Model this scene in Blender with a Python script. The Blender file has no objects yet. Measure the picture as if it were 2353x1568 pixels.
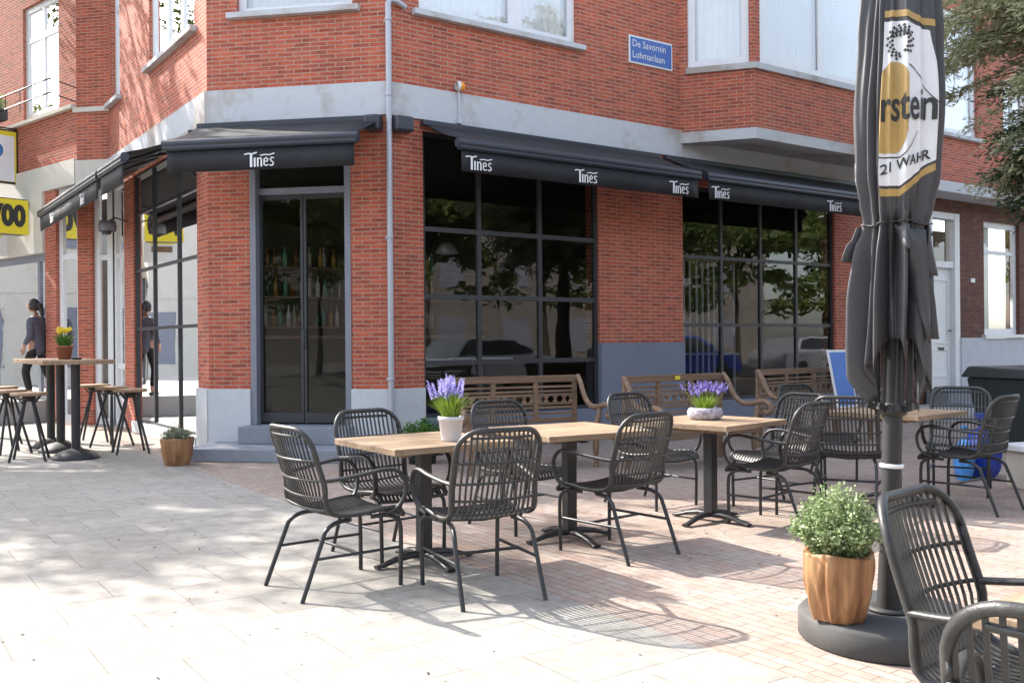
import bpy, bmesh, math, random
from mathutils import Vector, Matrix
from mathutils import noise as mnoise
from math import sin, cos, pi, radians as R
random.seed(7)
S = bpy.context.scene
COL = S.collection

# ------------------------------------------------------------------ camera
cam_d = bpy.data.cameras.new('camera')
cam = bpy.data.objects.new('camera', cam_d); COL.objects.link(cam)
cam_d.sensor_width = 36.0
cam_d.lens = 2194.0 / 2352.0 * 36.0
cam_d.clip_end = 400
cam_d.clip_start = 0.05
cam.location = (0, 0, 1.36)
cam.matrix_world = Matrix.Translation((0, 0, 1.36)) @ Matrix.Rotation(R(90), 4, 'X') @ Matrix.Rotation(-0.008, 4, 'Z')
S.camera = cam

# ------------------------------------------------------------------ light
SUN_AZ = math.atan2(-0.83, 0.55)       # from +Y towards +X
SUN_EL = R(38)
w = bpy.data.worlds.new('World'); S.world = w; w.use_nodes = True
nt = w.node_tree; bg = nt.nodes['Background']
sky = nt.nodes.new('ShaderNodeTexSky'); sky.sky_type = 'NISHITA'; sky.sun_disc = False
sky.sun_elevation = SUN_EL; sky.sun_rotation = SUN_AZ
sky.air_density = 1.0; sky.dust_density = 2.2; sky.ozone_density = 1.0
hs = nt.nodes.new('ShaderNodeHueSaturation'); hs.inputs['Saturation'].default_value = .6; nt.links.new(sky.outputs[0], hs.inputs['Color']); nt.links.new(hs.outputs[0], bg.inputs[0]); bg.inputs[1].default_value = 0.15
sun_d = bpy.data.lights.new('sun', 'SUN'); sun_d.energy = 2.6; sun_d.angle = R(0.55); sun_d.color = (1.0, 0.95, 0.87)
sun = bpy.data.objects.new('sun', sun_d); COL.objects.link(sun)
sv = Vector((sin(SUN_AZ) * cos(SUN_EL), cos(SUN_AZ) * cos(SUN_EL), sin(SUN_EL)))
sun.rotation_euler = sv.to_track_quat('Z', 'Y').to_euler()
sun.location = (-10, 8, 12)
S.view_settings.view_transform = 'Standard'; S.view_settings.look = 'None'
S.view_settings.exposure = 2.15; S.view_settings.gamma = 1.0

# ------------------------------------------------------------------ helpers
class MB:
    def __init__(s): s.v = []; s.f = []; s.sm = []; s.mi = []
    def poly(s, pts, smooth=False, mi=0):
        b = len(s.v); s.v += [tuple(p) for p in pts]; s.f.append(list(range(b, b + len(pts)))); s.sm.append(smooth); s.mi.append(mi)
    def raw(s, vs, fs, smooth=False, mi=0):
        b = len(s.v); s.v += [tuple(p) for p in vs]
        for q in fs: s.f.append([b + i for i in q]); s.sm.append(smooth); s.mi.append(mi)
    def hexa(s, p, mi=0):   # p: 8 pts, 0-3 bottom loop, 4-7 top loop
        s.raw(p, [(0, 3, 2, 1), (4, 5, 6, 7), (0, 1, 5, 4), (1, 2, 6, 5), (2, 3, 7, 6), (3, 0, 4, 7)], False, mi)
    def box(s, x0, x1, y0, y1, z0, z1, mi=0):
        s.hexa([(x0, y0, z0), (x1, y0, z0), (x1, y1, z0), (x0, y1, z0), (x0, y0, z1), (x1, y0, z1), (x1, y1, z1), (x0, y1, z1)], mi)
    def obox(s, c, ax, ay, az, mi=0):  # centre and three half-vectors
        c, ax, ay, az = map(Vector, (c, ax, ay, az))
        s.hexa([c - ax - ay - az, c + ax - ay - az, c + ax + ay - az, c - ax + ay - az, c - ax - ay + az, c + ax - ay + az, c + ax + ay + az, c - ax + ay + az], mi)
    def bar(s, a, b, w, h, up=(0, 0, 1), mi=0):
        a, b = Vector(a), Vector(b); d = (b - a); L = d.length / 2; d.normalize()
        x = d.cross(Vector(up)); x = x.normalized() if x.length > 1e-4 else Vector((1, 0, 0)); z = x.cross(d)
        s.obox((a + b) / 2, x * w / 2, d * L, z * h / 2, mi)
    def tube(s, pts, r, n=8, closed=False, flat=None, cap=True, mi=0):
        pts = [Vector(p) for p in pts]; m = len(pts)
        rs = r if isinstance(r, (list, tuple)) else [r] * m
        rings = []; prevx = None
        for i, p in enumerate(pts):
            if closed: t = pts[(i + 1) % m] - pts[i - 1]
            else: t = pts[min(i + 1, m - 1)] - pts[max(i - 1, 0)]
            t.normalize()
            if flat is not None and prevx is None:
                x = Vector(flat) - t * t.dot(Vector(flat))
            elif prevx is None:
                x = t.orthogonal()
            else: x = prevx - t * t.dot(prevx)
            if flat is not None:
                x = Vector(flat) - t * t.dot(Vector(flat))
            x.normalize(); prevx = x; y = t.cross(x)
            ring = []
            for k in range(n):
                a = 2 * pi * (k + .5) / n
                if isinstance(rs[i], (tuple, list)): rx, ry = rs[i]
                else: rx = ry = rs[i]
                ring.append(p + x * cos(a) * rx + y * sin(a) * ry)
            rings.append(ring)
        vs = [q for rg in rings for q in rg]; fs = []
        for i in range(m if closed else m - 1):
            j = (i + 1) % m
            for k in range(n): fs.append((i * n + k, i * n + (k + 1) % n, j * n + (k + 1) % n, j * n + k))
        s.raw(vs, fs, n > 4, mi)
        if not closed and cap:
            s.raw(rings[0], [tuple(range(n))[::-1]], False, mi); s.raw(rings[-1], [tuple(range(n))], False, mi)
    def lathe(s, prof, n=24, c=(0, 0, 0), mi=0, smooth=True):
        vs = []; fs = []
        for (r, z) in prof:
            for k in range(n):
                a = 2 * pi * k / n; vs.append((c[0] + r * cos(a), c[1] + r * sin(a), c[2] + z))
        for i in range(len(prof) - 1):
            for k in range(n): fs.append((i * n + k, i * n + (k + 1) % n, (i + 1) * n + (k + 1) % n, (i + 1) * n + k))
        s.raw(vs, fs, smooth, mi)
    def tf(s, M, start=0):
        s.v = s.v[:start] + [tuple(M @ Vector(p)) for p in s.v[start:]]
    def build(s, name, mat, parent=None, uv=False, bevel=0, merge=False):
        me = bpy.data.meshes.new(name); me.from_pydata(s.v, [], s.f)
        mats = mat if isinstance(mat, (list, tuple)) else [mat]
        for m in mats: me.materials.append(m)
        me.polygons.foreach_set('use_smooth', s.sm); me.polygons.foreach_set('material_index', s.mi)
        if merge:
            bm = bmesh.new(); bm.from_mesh(me); bmesh.ops.remove_doubles(bm, verts=bm.verts, dist=1e-5); bmesh.ops.recalc_face_normals(bm, faces=bm.faces); bm.to_mesh(me); bm.free()
        if uv:
            ul = me.uv_layers.new(name='UVMap')
            for p in me.polygons:
                n = p.normal
                if abs(n.z) < .6:
                    t = Vector((-n.y, n.x, 0)).normalized()
                    for li in p.loop_indices:
                        v = me.vertices[me.loops[li].vertex_index].co; ul.data[li].uv = (v.dot(t), v.z)
                else:
                    for li in p.loop_indices:
                        v = me.vertices[me.loops[li].vertex_index].co; ul.data[li].uv = (v.x, v.y)
        me.update()
        o = bpy.data.objects.new(name, me); COL.objects.link(o)
        if parent: o.parent = parent
        if bevel:
            b = o.modifiers.new('bevel', 'BEVEL'); b.width = bevel; b.segments = 2; b.limit_method = 'ANGLE'; b.angle_limit = R(40)
        return o

def tag(o, label, cat, group=None):
    o['label'] = label; o['category'] = cat
    if group: o['group'] = group
    return o
def struct(o, kind='structure'):
    o['kind'] = kind; return o
def empty(name, loc=(0, 0, 0), rz=0):
    o = bpy.data.objects.new(name, None); COL.objects.link(o); o.location = loc; o.rotation_euler = (0, 0, rz); o.empty_display_size = .1
    return o
def kids(o): return [c for c in bpy.data.objects if c.parent == o]
def dup(root, loc, rz, label, group=None):
    r = root.copy(); COL.objects.link(r); r.location = loc; r.rotation_euler = (0, 0, rz); r['label'] = label
    if group: r['group'] = group
    for ch in kids(root):
        c = ch.copy(); COL.objects.link(c); c.parent = r
        for g in kids(ch):
            d = g.copy(); COL.objects.link(d); d.parent = c
    return r
def catmull(P, k=6):
    P = [Vector(p) for p in P]; out = []
    for i in range(len(P) - 1):
        p0 = P[max(i - 1, 0)]; p1 = P[i]; p2 = P[i + 1]; p3 = P[min(i + 2, len(P) - 1)]
        for j in range(k):
            t = j / k
            out.append(.5 * ((2 * p1) + (p2 - p0) * t + (2 * p0 - 5 * p1 + 4 * p2 - p3) * t * t + (3 * p1 - p0 - 3 * p2 + p3) * t ** 3))
    out.append(P[-1]); return out

# ------------------------------------------------------------------ materials
def newmat(name):
    m = bpy.data.materials.new(name); m.use_nodes = True
    nt = m.node_tree; b = nt.nodes['Principled BSDF']; return m, nt, b
def N(nt, t, **kw):
    n = nt.nodes.new(t)
    for k, v in kw.items():
        if k in n.inputs: n.inputs[k].default_value = v
        else: setattr(n, k, v)
    return n
def ramp(nt, fac, stops):
    r = nt.nodes.new('ShaderNodeValToRGB'); e = r.color_ramp.elements
    while len(e) > 1: e.remove(e[-1])
    e[0].position = stops[0][0]; e[0].color = (*stops[0][1], 1)
    for p, c in stops[1:]:
        q = e.new(p); q.color = (*c, 1)
    nt.links.new(fac, r.inputs[0]); return r.outputs[0]
def mix(nt, f, a, b, mode='MIX'):
    n = nt.nodes.new('ShaderNodeMix'); n.data_type = 'RGBA'; n.blend_type = mode
    for i, v in ((0, f), (6, a), (7, b)):
        if hasattr(v, 'is_linked') or isinstance(v, bpy.types.NodeSocket): nt.links.new(v, n.inputs[i])
        else: n.inputs[i].default_value = v if i == 0 else (*v, 1) if len(v) == 3 else v
    return n.outputs[2]
def bump(nt, b, h, strength=.3, dist=.01):
    n = N(nt, 'ShaderNodeBump'); n.inputs['Strength'].default_value = strength; n.inputs['Distance'].default_value = dist
    nt.links.new(h, n.inputs['Height']); nt.links.new(n.outputs[0], b.inputs['Normal'])
def coords(nt, kind='Object', scale=(1, 1, 1), rot=(0, 0, 0)):
    tc = N(nt, 'ShaderNodeTexCoord'); mp = N(nt, 'ShaderNodeMapping'); mp.inputs['Scale'].default_value = scale; mp.inputs['Rotation'].default_value = rot
    nt.links.new(tc.outputs[kind], mp.inputs[0]); return mp.outputs[0]
def noise(nt, vec, scale=5, detail=4, rough=.6):
    n = N(nt, 'ShaderNodeTexNoise'); n.inputs['Scale'].default_value = scale; n.inputs['Detail'].default_value = detail; n.inputs['Roughness'].default_value = rough
    nt.links.new(vec, n.inputs['Vector']); return n.outputs['Fac']
def simple(name, col, rough=.6, metal=0, var=.15, scale=8, bumpy=0, spec=.5):
    m, nt, b = newmat(name)
    v = coords(nt); f = noise(nt, v, scale, 5)
    c = ramp(nt, f, [(.3, tuple(x * (1 - var) for x in col)), (.7, tuple(min(1, x * (1 + var)) for x in col))])
    nt.links.new(c, b.inputs['Base Color']); b.inputs['Roughness'].default_value = rough; b.inputs['Metallic'].default_value = metal
    b.inputs['Specular IOR Level'].default_value = spec
    if bumpy: bump(nt, b, noise(nt, v, scale * 6, 3), bumpy, .004)
    return m
def brickmat(name, c1, c2, c3, mortar, bw=.215, rh=.053, ms=.006, uv=True):
    m, nt, b = newmat(name)
    v = coords(nt, 'UV')
    br = N(nt, 'ShaderNodeTexBrick'); br.offset = .5
    br.inputs['Scale'].default_value = 1; br.inputs['Brick Width'].default_value = bw; br.inputs['Row Height'].default_value = rh
    br.inputs['Mortar Size'].default_value = ms; br.inputs['Mortar Smooth'].default_value = .25; br.inputs['Bias'].default_value = -.1
    br.inputs['Color1'].default_value = (*c1, 1); br.inputs['Color2'].default_value = (*c2, 1); br.inputs['Mortar'].default_value = (*mortar, 1)
    nt.links.new(v, br.inputs['Vector'])
    big = noise(nt, v, .9, 5, .7)
    # second brick layer picks out darker single bricks
    mp = N(nt, 'ShaderNodeMapping'); mp.inputs['Scale'].default_value = (1 / bw, 1 / rh, 1); nt.links.new(v, mp.inputs[0])
    wn = N(nt, 'ShaderNodeTexNoise'); wn.inputs['Scale'].default_value = .9; wn.inputs['Detail'].default_value = 1; nt.links.new(mp.outputs[0], wn.inputs['Vector'])
    k = ramp(nt, wn.outputs['Fac'], [(.38, (1, 1, 1)), (.40, (1, 1, 1)), (.62, (0, 0, 0))])
    dark = mix(nt, 1.0, br.outputs['Color'], (.62, .56, .6), 'MULTIPLY')
    inv = N(nt, 'ShaderNodeMath'); inv.operation = 'SUBTRACT'; inv.inputs[0].default_value = 1; nt.links.new(br.outputs['Fac'], inv.inputs[1])
    f2 = N(nt, 'ShaderNodeMath'); f2.operation = 'MULTIPLY'; nt.links.new(inv.outputs[0], f2.inputs[0])
    kk = ramp(nt, wn.outputs['Fac'], [(.5, (0, 0, 0)), (.66, (.85, .85, .85))]); nt.links.new(kk, f2.inputs[1])
    col = mix(nt, f2.outputs[0], br.outputs['Color'], dark)
    col = mix(nt, ramp(nt, big, [(.35, (0, 0, 0)), (.75, (.45, .45, .45))]), col, mix(nt, 1.0, col, c3, 'MULTIPLY'))
    mp2 = N(nt, 'ShaderNodeMapping'); mp2.inputs['Scale'].default_value = (2.2, .22, 1); nt.links.new(v, mp2.inputs[0])
    stk = noise(nt, mp2.outputs[0], 1.6, 6, .7)
    col = mix(nt, ramp(nt, stk, [(.5, (0, 0, 0)), (.74, (.6, .6, .6))]), col, mix(nt, 1.0, col, (.74, .70, .70), 'MULTIPLY'))
    col = mix(nt, ramp(nt, noise(nt, v, 2.3, 6, .75), [(.55, (0, 0, 0)), (.8, (.22, .22, .22))]), col, (.50, .36, .30))
    nt.links.new(col, b.inputs['Base Color']); b.inputs['Roughness'].default_value = .85
    fine = noise(nt, v, 60, 4)
    h = N(nt, 'ShaderNodeMath'); h.operation = 'MULTIPLY_ADD'; nt.links.new(fine, h.inputs[0]); h.inputs[1].default_value = .25; nt.links.new(inv.outputs[0], h.inputs[2])
    bump(nt, b, h.outputs[0], .6, .006)
    return m
M = {}
M['brick'] = brickmat('red_brick', (.52, .112, .055), (.33, .078, .045), (.80, .84, .95), (.43, .27, .20), .215, .053, .0068)
M['brown_brick'] = brickmat('brown_brick', (.17, .065, .042), (.10, .045, .034), (.8, .8, .8), (.13, .09, .07))
def concrete(name, col, stain, lo=.5, hi=.72):
    m, nt, b = newmat(name); v = coords(nt)
    n1 = noise(nt, v, 1.1, 6, .65); n2 = noise(nt, v, 14, 5, .6)
    c = mix(nt, ramp(nt, n1, [(lo, (0, 0, 0)), (hi, (.8, .8, .8))]), col, stain)
    c = mix(nt, ramp(nt, n2, [(.3, (.25, .25, .25)), (.7, (0, 0, 0))]), c, tuple(x * .72 for x in col))
    nt.links.new(c, b.inputs['Base Color']); b.inputs['Roughness'].default_value = .8; bump(nt, b, n2, .3, .004); return m
M['concrete'] = concrete('pale_concrete', (.52, .53, .55), (.33, .26, .20), .50, .64)
M['plinthc'] = concrete('plinth_concrete', (.55, .57, .59), (.38, .28, .20), .54, .70)
M['whiteconc'] = concrete('white_render', (.50, .53, .57), (.40, .38, .36), .55, .8)
M['bluestone'] = concrete('blue_stone', (.25, .27, .31), (.17, .18, .20), .45, .7)
M['slate'] = concrete('slate_plinth', (.18, .20, .265), (.14, .15, .20), .45, .75)
M['cream'] = concrete('cream_render', (.62, .58, .50), (.50, .44, .36), .5, .8)
M['white'] = simple('white_paint', (.72, .73, .74), .35, var=.05)
M['whitewall'] = simple('white_wall', (.50, .52, .56), .7, var=.06, scale=3)
M['darkframe'] = simple('dark_steel', (.035, .037, .042), .4, var=.15)
M['greyframe'] = simple('grey_frame', (.20, .21, .25), .45, var=.08)
M['lightgrey'] = simple('galvanised_grey', (.42, .43, .47), .45, .2, var=.06)
M['black'] = simple('black_metal', (.022, .022, .024), .42, var=.2)
M['chair'] = simple('charcoal_rattan', (.032, .031, .030), .42, var=.3, scale=30, bumpy=.25)
M['chairleg'] = simple('charcoal_metal', (.025, .026, .029), .35, var=.15)
M['blackfab'] = simple('black_canvas', (.014, .0145, .018), .75, var=.35, scale=2.5)
nt_ = M['blackfab'].node_tree; bump(nt_, nt_.nodes['Principled BSDF'], noise(nt_, coords(nt_), 3.5, 4, .6), .5, .03)
M['awnbar'] = simple('anthracite_bar', (.024, .027, .038), .38, var=.1)
M['umbfab'] = simple('black_parasol_canvas', (.055, .053, .058), .5, var=.15, scale=4)
M['print_white'] = simple('white_print', (.72, .72, .74), .6, var=.04)
M['gold'] = simple('gold_print', (.42, .27, .09), .5, var=.12)
M['print_black'] = simple('black_print', (.03, .03, .03), .6, var=.05)
M['letter'] = simple('white_lettering', (.75, .75, .76), .6, var=.02)
M['blue_sign'] = simple('blue_enamel', (.035, .11, .40), .3, var=.05)
M['blue_board'] = simple('blue_board', (.05, .17, .55), .5, var=.1)
M['blue_bag'] = simple('blue_plastic', (.02, .06, .42), .3, var=.4, scale=6)
M['lightblue'] = simple('light_blue_plastic', (.08, .32, .75), .35, var=.3, scale=6)
M['yellow'] = simple('yellow_sign', (.75, .62, .03), .5, var=.05)
M['green_sign'] = simple('green_sign', (.15, .45, .08), .5, var=.1)
M['orange'] = simple('orange_plastic', (.85, .30, .02), .3, var=.08)
M['bin'] = simple('dark_green_bin', (.018, .026, .026), .45, var=.15)
M['soil'] = simple('potting_soil', (.03, .02, .014), .95, var=.3, scale=40)
M['rubber'] = simple('base_black', (.024, .024, .025), .6, var=.2)
M['dusty'] = concrete('dusty_black_base', (.045, .045, .046), (.14, .13, .12), .52, .75)
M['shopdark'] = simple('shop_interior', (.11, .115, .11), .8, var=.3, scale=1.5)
M['bark'] = simple('bark', (.07, .055, .04), .9, var=.35, scale=12, bumpy=.6)
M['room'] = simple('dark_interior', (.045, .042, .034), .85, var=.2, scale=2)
M['curtain'] = simple('pale_curtain', (.55, .58, .62), .85, var=.08, scale=2)
M['skin'] = simple('skin', (.45, .26, .18), .5, var=.05)
M['hair'] = simple('dark_hair', (.02, .014, .012), .5, var=.2)
M['jacket'] = simple('grey_jacket', (.10, .10, .13), .85, var=.15)
M['trousers'] = simple('black_trousers', (.012, .012, .014), .8, var=.1)
M['terracotta'] = simple('terracotta', (.33, .13, .07), .8, var=.12)
M['whitepot'] = simple('white_ceramic', (.62, .60, .62), .45, var=.06)
M['moss'] = simple('whitewashed_weave', (.42, .38, .42), .9, var=.45, scale=45, bumpy=1)

def wood(name, c1, c2, c3, axis=0, scale=1.0, rough=.6, bm_=.2):
    m, nt, b = newmat(name)
    sc = [18, 18, 18]; sc[axis] = 1.3
    v = coords(nt, 'Object', tuple(s * scale for s in sc))
    n1 = noise(nt, v, 1.6, 6, .65)
    v2 = coords(nt, 'Object'); n2 = noise(nt, v2, 2.2, 3)
    gi = N(nt, 'ShaderNodeNewGeometry')
    c = ramp(nt, n1, [(.28, c2), (.5, c1), (.72, c3)])
    isl = ramp(nt, gi.outputs['Random Per Island'], [(0, (.78, .76, .74)), (1, (1.12, 1.1, 1.06))])
    c = mix(nt, 1.0, c, isl, 'MULTIPLY')
    c = mix(nt, ramp(nt, n2, [(.35, (.0, .0, .0)), (.75, (.35, .35, .35))]), c, tuple(x * .8 for x in c2))
    nt.links.new(c, b.inputs['Base Color']); b.inputs['Roughness'].default_value = rough
    bump(nt, b, n1, bm_, .003); return m
M['tabletop'] = wood('weathered_oak', (.32, .225, .145), (.18, .115, .07), (.44, .33, .225), 0, bm_=.5)
M['teak'] = wood('teak', (.23, .145, .092), (.14, .085, .054), (.33, .22, .145), 0)
M['stoolwood'] = wood('stool_seat_wood', (.36, .24, .15), (.24, .15, .09), (.46, .33, .22), 0)
m_, nt_, b_ = newmat('striped_drape'); v_ = coords(nt_, 'Object', (1, 1, 1)); wv_ = N(nt_, 'ShaderNodeTexWave'); wv_.bands_direction = 'Y'; wv_.inputs['Scale'].default_value = 2.2; wv_.inputs['Distortion'].default_value = 1.0; nt_.links.new(v_, wv_.inputs['Vector'])
nt_.links.new(ramp(nt_, wv_.outputs['Fac'], [(.35, (.22, .08, .05)), (.6, (.60, .55, .48))]), b_.inputs['Base Color']); b_.inputs['Roughness'].default_value = .9; M['drape'] = m_
M['rootwood'] = wood('carved_root_wood', (.38, .19, .08), (.12, .045, .016), (.56, .36, .19), 2, .45, .6, .8)

def leafmat(name, c1, c2, c3, rough=.55, trans=.25):
    m, nt, b = newmat(name)
    gi = N(nt, 'ShaderNodeNewGeometry')
    c = ramp(nt, gi.outputs['Random Per Island'], [(0, c1), (.5, c2), (1, c3)])
    nt.links.new(c, b.inputs['Base Color']); b.inputs['Roughness'].default_value = rough
    tr = N(nt, 'ShaderNodeBsdfTranslucent'); nt.links.new(c, tr.inputs[0])
    mx = N(nt, 'ShaderNodeMixShader'); mx.inputs[0].default_value = trans
    out = nt.nodes['Material Output']; nt.links.new(b.outputs[0], mx.inputs[1]); nt.links.new(tr.outputs[0], mx.inputs[2]); nt.links.new(mx.outputs[0], out.inputs[0])
    return m
M['leaf_tree'] = leafmat('tree_leaves', (.03, .06, .015), (.06, .10, .02), (.10, .14, .03))
M['leaf_mirror'] = leafmat('street_tree_leaves', (.08, .13, .03), (.15, .21, .05), (.26, .30, .09), trans=.5)
M['leaf_sunlit'] = leafmat('sunlit_conifer', (.22, .25, .12), (.42, .43, .25), (.60, .59, .42), trans=.5)  # sunlight on the upper foliage is put into this pale colour
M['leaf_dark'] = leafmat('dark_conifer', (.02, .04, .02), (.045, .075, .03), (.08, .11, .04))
M['leaf_herb'] = leafmat('herb_leaves', (.13, .20, .07), (.25, .33, .14), (.42, .48, .28))
M['leaf_lime'] = leafmat('lime_blades', (.13, .22, .02), (.25, .38, .04), (.36, .50, .08))
M['leaf_grey'] = leafmat('grey_leaves', (.12, .14, .08), (.24, .26, .16), (.38, .40, .28))
M['lavender'] = leafmat('lavender_flowers', (.20, .16, .48), (.36, .32, .66), (.55, .52, .80))
M['lavender_dark'] = leafmat('purple_flowers', (.10, .06, .30), (.19, .14, .45), (.35, .30, .6))
M['narcissus'] = leafmat('yellow_flowers', (.70, .40, .01), (.80, .62, .02), (.85, .72, .12))
M['leaf_green'] = leafmat('green_blades', (.03, .10, .01), (.07, .18, .02), (.12, .26, .04))

def glassmat(name, tint=(.9, .93, .92), boost=1.5, base=.02, wob=.12):
    m, nt, b = newmat(name); nt.nodes.remove(b)
    fr = N(nt, 'ShaderNodeFresnel'); fr.inputs[0].default_value = 1.5
    ma = N(nt, 'ShaderNodeMath'); ma.operation = 'MULTIPLY_ADD'; ma.use_clamp = True; nt.links.new(fr.outputs[0], ma.inputs[0]); ma.inputs[1].default_value = boost; ma.inputs[2].default_value = base
    t = N(nt, 'ShaderNodeBsdfTransparent'); t.inputs[0].default_value = (*tint, 1)
    g = N(nt, 'ShaderNodeBsdfGlossy'); g.inputs['Roughness'].default_value = .004; g.inputs[0].default_value = (1, 1, 1, 1)
    v = coords(nt); n = noise(nt, v, 1.3, 2); bp = N(nt, 'ShaderNodeBump'); bp.inputs['Strength'].default_value = wob; bp.inputs['Distance'].default_value = .02; nt.links.new(n, bp.inputs['Height']); nt.links.new(bp.outputs[0], g.inputs['Normal'])
    mx = N(nt, 'ShaderNodeMixShader'); nt.links.new(ma.outputs[0], mx.inputs[0]); nt.links.new(t.outputs[0], mx.inputs[1]); nt.links.new(g.outputs[0], mx.inputs[2])
    nt.links.new(mx.outputs[0], nt.nodes['Material Output'].inputs[0]); return m
M['glass'] = glassmat('window_glass', (.84, .86, .84), 1.3, 0.0)
M['glass_bright'] = glassmat('reflecting_glass', (.80, .82, .80), 1.6, .02, .04)
M['glass_up'] = glassmat('upper_window_glass', (.98, .98, .98), 2.4, .04)
M['glass_door'] = glassmat('door_glass', (.9, .91, .9), .7, 0)
M['blind'] = simple('white_curtain', (.85, .87, .90), .85, var=.05, scale=2)

# ground materials: world aligned to the right-hand street front (35.1 degrees)
ANG = R(35.1)
def ground_mat():
    m, nt, b = newmat('pavement')
    v = coords(nt, 'Object', (1, 1, 1), (0, 0, -ANG))
    def tiles(bw, rh, ms, c1, c2, mo):
        br = N(nt, 'ShaderNodeTexBrick'); br.offset = .5; br.inputs['Scale'].default_value = 1
        br.inputs['Brick Width'].default_value = bw; br.inputs['Row Height'].default_value = rh; br.inputs['Mortar Size'].default_value = ms; br.inputs['Mortar Smooth'].default_value = .3
        br.inputs['Color1'].default_value = (*c1, 1); br.inputs['Color2'].default_value = (*c2, 1); br.inputs['Mortar'].default_value = (*mo, 1)
        nt.links.new(v, br.inputs['Vector']); return br
    big = tiles(.60, .42, .0045, (.35, .332, .30), (.30, .284, .258), (.20, .185, .16))
    vr = coords(nt, 'Object', (1, 1, 1), (0, 0, -ANG + pi / 2))
    bk = N(nt, 'ShaderNodeTexBrick'); bk.offset = .5; bk.inputs['Scale'].default_value = 1
    bk.inputs['Brick Width'].default_value = .20; bk.inputs['Row Height'].default_value = .067; bk.inputs['Mortar Size'].default_value = .005; bk.inputs['Mortar Smooth'].default_value = .4
    bk.inputs['Color1'].default_value = (.36, .26, .215, 1); bk.inputs['Color2'].default_value = (.375, .32, .28, 1); bk.inputs['Mortar'].default_value = (.21, .165, .135, 1)
    nt.links.new(vr, bk.inputs['Vector'])
    sep = N(nt, 'ShaderNodeSeparateXYZ'); nt.links.new(v, sep.inputs[0])
    def step(sock, edge, soft=.004):
        a = N(nt, 'ShaderNodeMapRange'); a.inputs[1].default_value = edge; a.inputs[2].default_value = edge + soft; nt.links.new(sock, a.inputs[0]); return a.outputs[0]
    fx = step(sep.outputs['X'], 3.12)
    vz = coords(nt); n1 = noise(nt, vz, .6, 6, .7); n2 = noise(nt, vz, 9, 6, .65); n3 = noise(nt, vz, 90, 3)
    col = mix(nt, fx, big.outputs['Color'], bk.outputs['Color'])
    col = mix(nt, ramp(nt, n1, [(.38, (0, 0, 0)), (.68, (.8, .8, .8))]), col, mix(nt, 1.0, col, (.78, .74, .69), 'MULTIPLY'))
    col = mix(nt, ramp(nt, n2, [(.28, (.8, .8, .8)), (.58, (0, 0, 0))]), col, mix(nt, 1.0, col, (.68, .65, .62), 'MULTIPLY'))
    # small dark spots (chewing gum, dirt)
    vo = N(nt, 'ShaderNodeTexVoronoi'); vo.inputs['Scale'].default_value = 4.5; nt.links.new(vz, vo.inputs['Vector'])
    sp = ramp(nt, vo.outputs['Distance'], [(.045, (.85, .85, .85)), (.085, (0, 0, 0))])
    col = mix(nt, sp, col, (.10, .09, .08))
    nt.links.new(col, b.inputs['Base Color']); b.inputs['Roughness'].default_value = .85
    fm = mix(nt, fx, big.outputs['Fac'], bk.outputs['Fac'])
    inv = N(nt, 'ShaderNodeMath'); inv.operation = 'MULTIPLY_ADD'; nt.links.new(fm, inv.inputs[0]); inv.inputs[1].default_value = -1; nt.links.new(n3, inv.inputs[2])
    bump(nt, b, inv.outputs[0], .35, .006)
    return m
M['ground'] = ground_mat()
M['asphalt'] = simple('asphalt', (.07, .07, .072), .9, var=.2, scale=3, bumpy=.4)
M['lightpave'] = concrete('light_slabs', (.40, .39, .37), (.30, .28, .26), .5, .8)

# ------------------------------------------------------------------ ground
g = MB()
nx = 12
g.poly([(-200, -200, 0), (200, -200, 0), (200, 200, 0), (-200, 200, 0)])
struct(g.build('ground', M['ground']))

BW = Vector((-1.4847, 11.5134, 0))
def loc2w(x, y, z=0):
    return Vector((BW.x + x * cos(ANG) - y * sin(ANG), BW.y + x * sin(ANG) + y * cos(ANG), z))
# the carriageway beyond the terrace, right of the picture (seen in the windows)
g = MB(); g.poly([loc2w(-30, -26, .004), loc2w(60, -26, .004), loc2w(60, -12.5, .004), loc2w(-30, -12.5, .004)])
struct(g.build('road', M['asphalt']))

# ------------------------------------------------------------------ building frames
class Fr:
    def __init__(s, o, ang):   # direction angle in the building's own axes; outward normal is to its right
        s.o = Vector((o[0], o[1], 0)); s.d = Vector((cos(ang), sin(ang), 0)); s.n = Vector((sin(ang), -cos(ang), 0))
    def p(s, u, off, z): return s.o + s.d * u + s.n * off + Vector((0, 0, z))
    def box(s, mb, u0, u1, o0, o1, z0, z1, mi=0):
        P = s.p; mb.hexa([P(u0, o1, z0), P(u1, o1, z0), P(u1, o0, z0), P(u0, o0, z0), P(u0, o1, z1), P(u1, o1, z1), P(u1, o0, z1), P(u0, o0, z1)], mi)
AL = (-1.6476, 1.6476)
FR_R = Fr((0, 0), 0)                 # u to the right
FR_C = Fr(AL, R(-45))                # u from left corner to right corner
class FrL(Fr):
    def __init__(s, o, ang):
        s.o = Vector((o[0], o[1], 0)); s.d = Vector((cos(ang), sin(ang), 0)); s.n = Vector((-sin(ang), cos(ang), 0))
    def box(s, mb, u0, u1, o0, o1, z0, z1, mi=0):
        P = s.p; mb.hexa([P(u1, o1, z0), P(u0, o1, z0), P(u0, o0, z0), P(u1, o0, z0), P(u1, o1, z1), P(u0, o1, z1), P(u0, o0, z1), P(u1, o0, z1)], mi)
FR_L = FrL(AL, R(90))                # u away to the left-back
S0 = (-1.6476, 6.8976)
FR_F = FrL(S0, R(135))               # small facet
S1 = (S0[0] - .62 * .7071, S0[1] + .62 * .7071)
FR_A = FrL(S1, R(104.9))             # angled far-left front
TOP = 9.6

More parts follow.
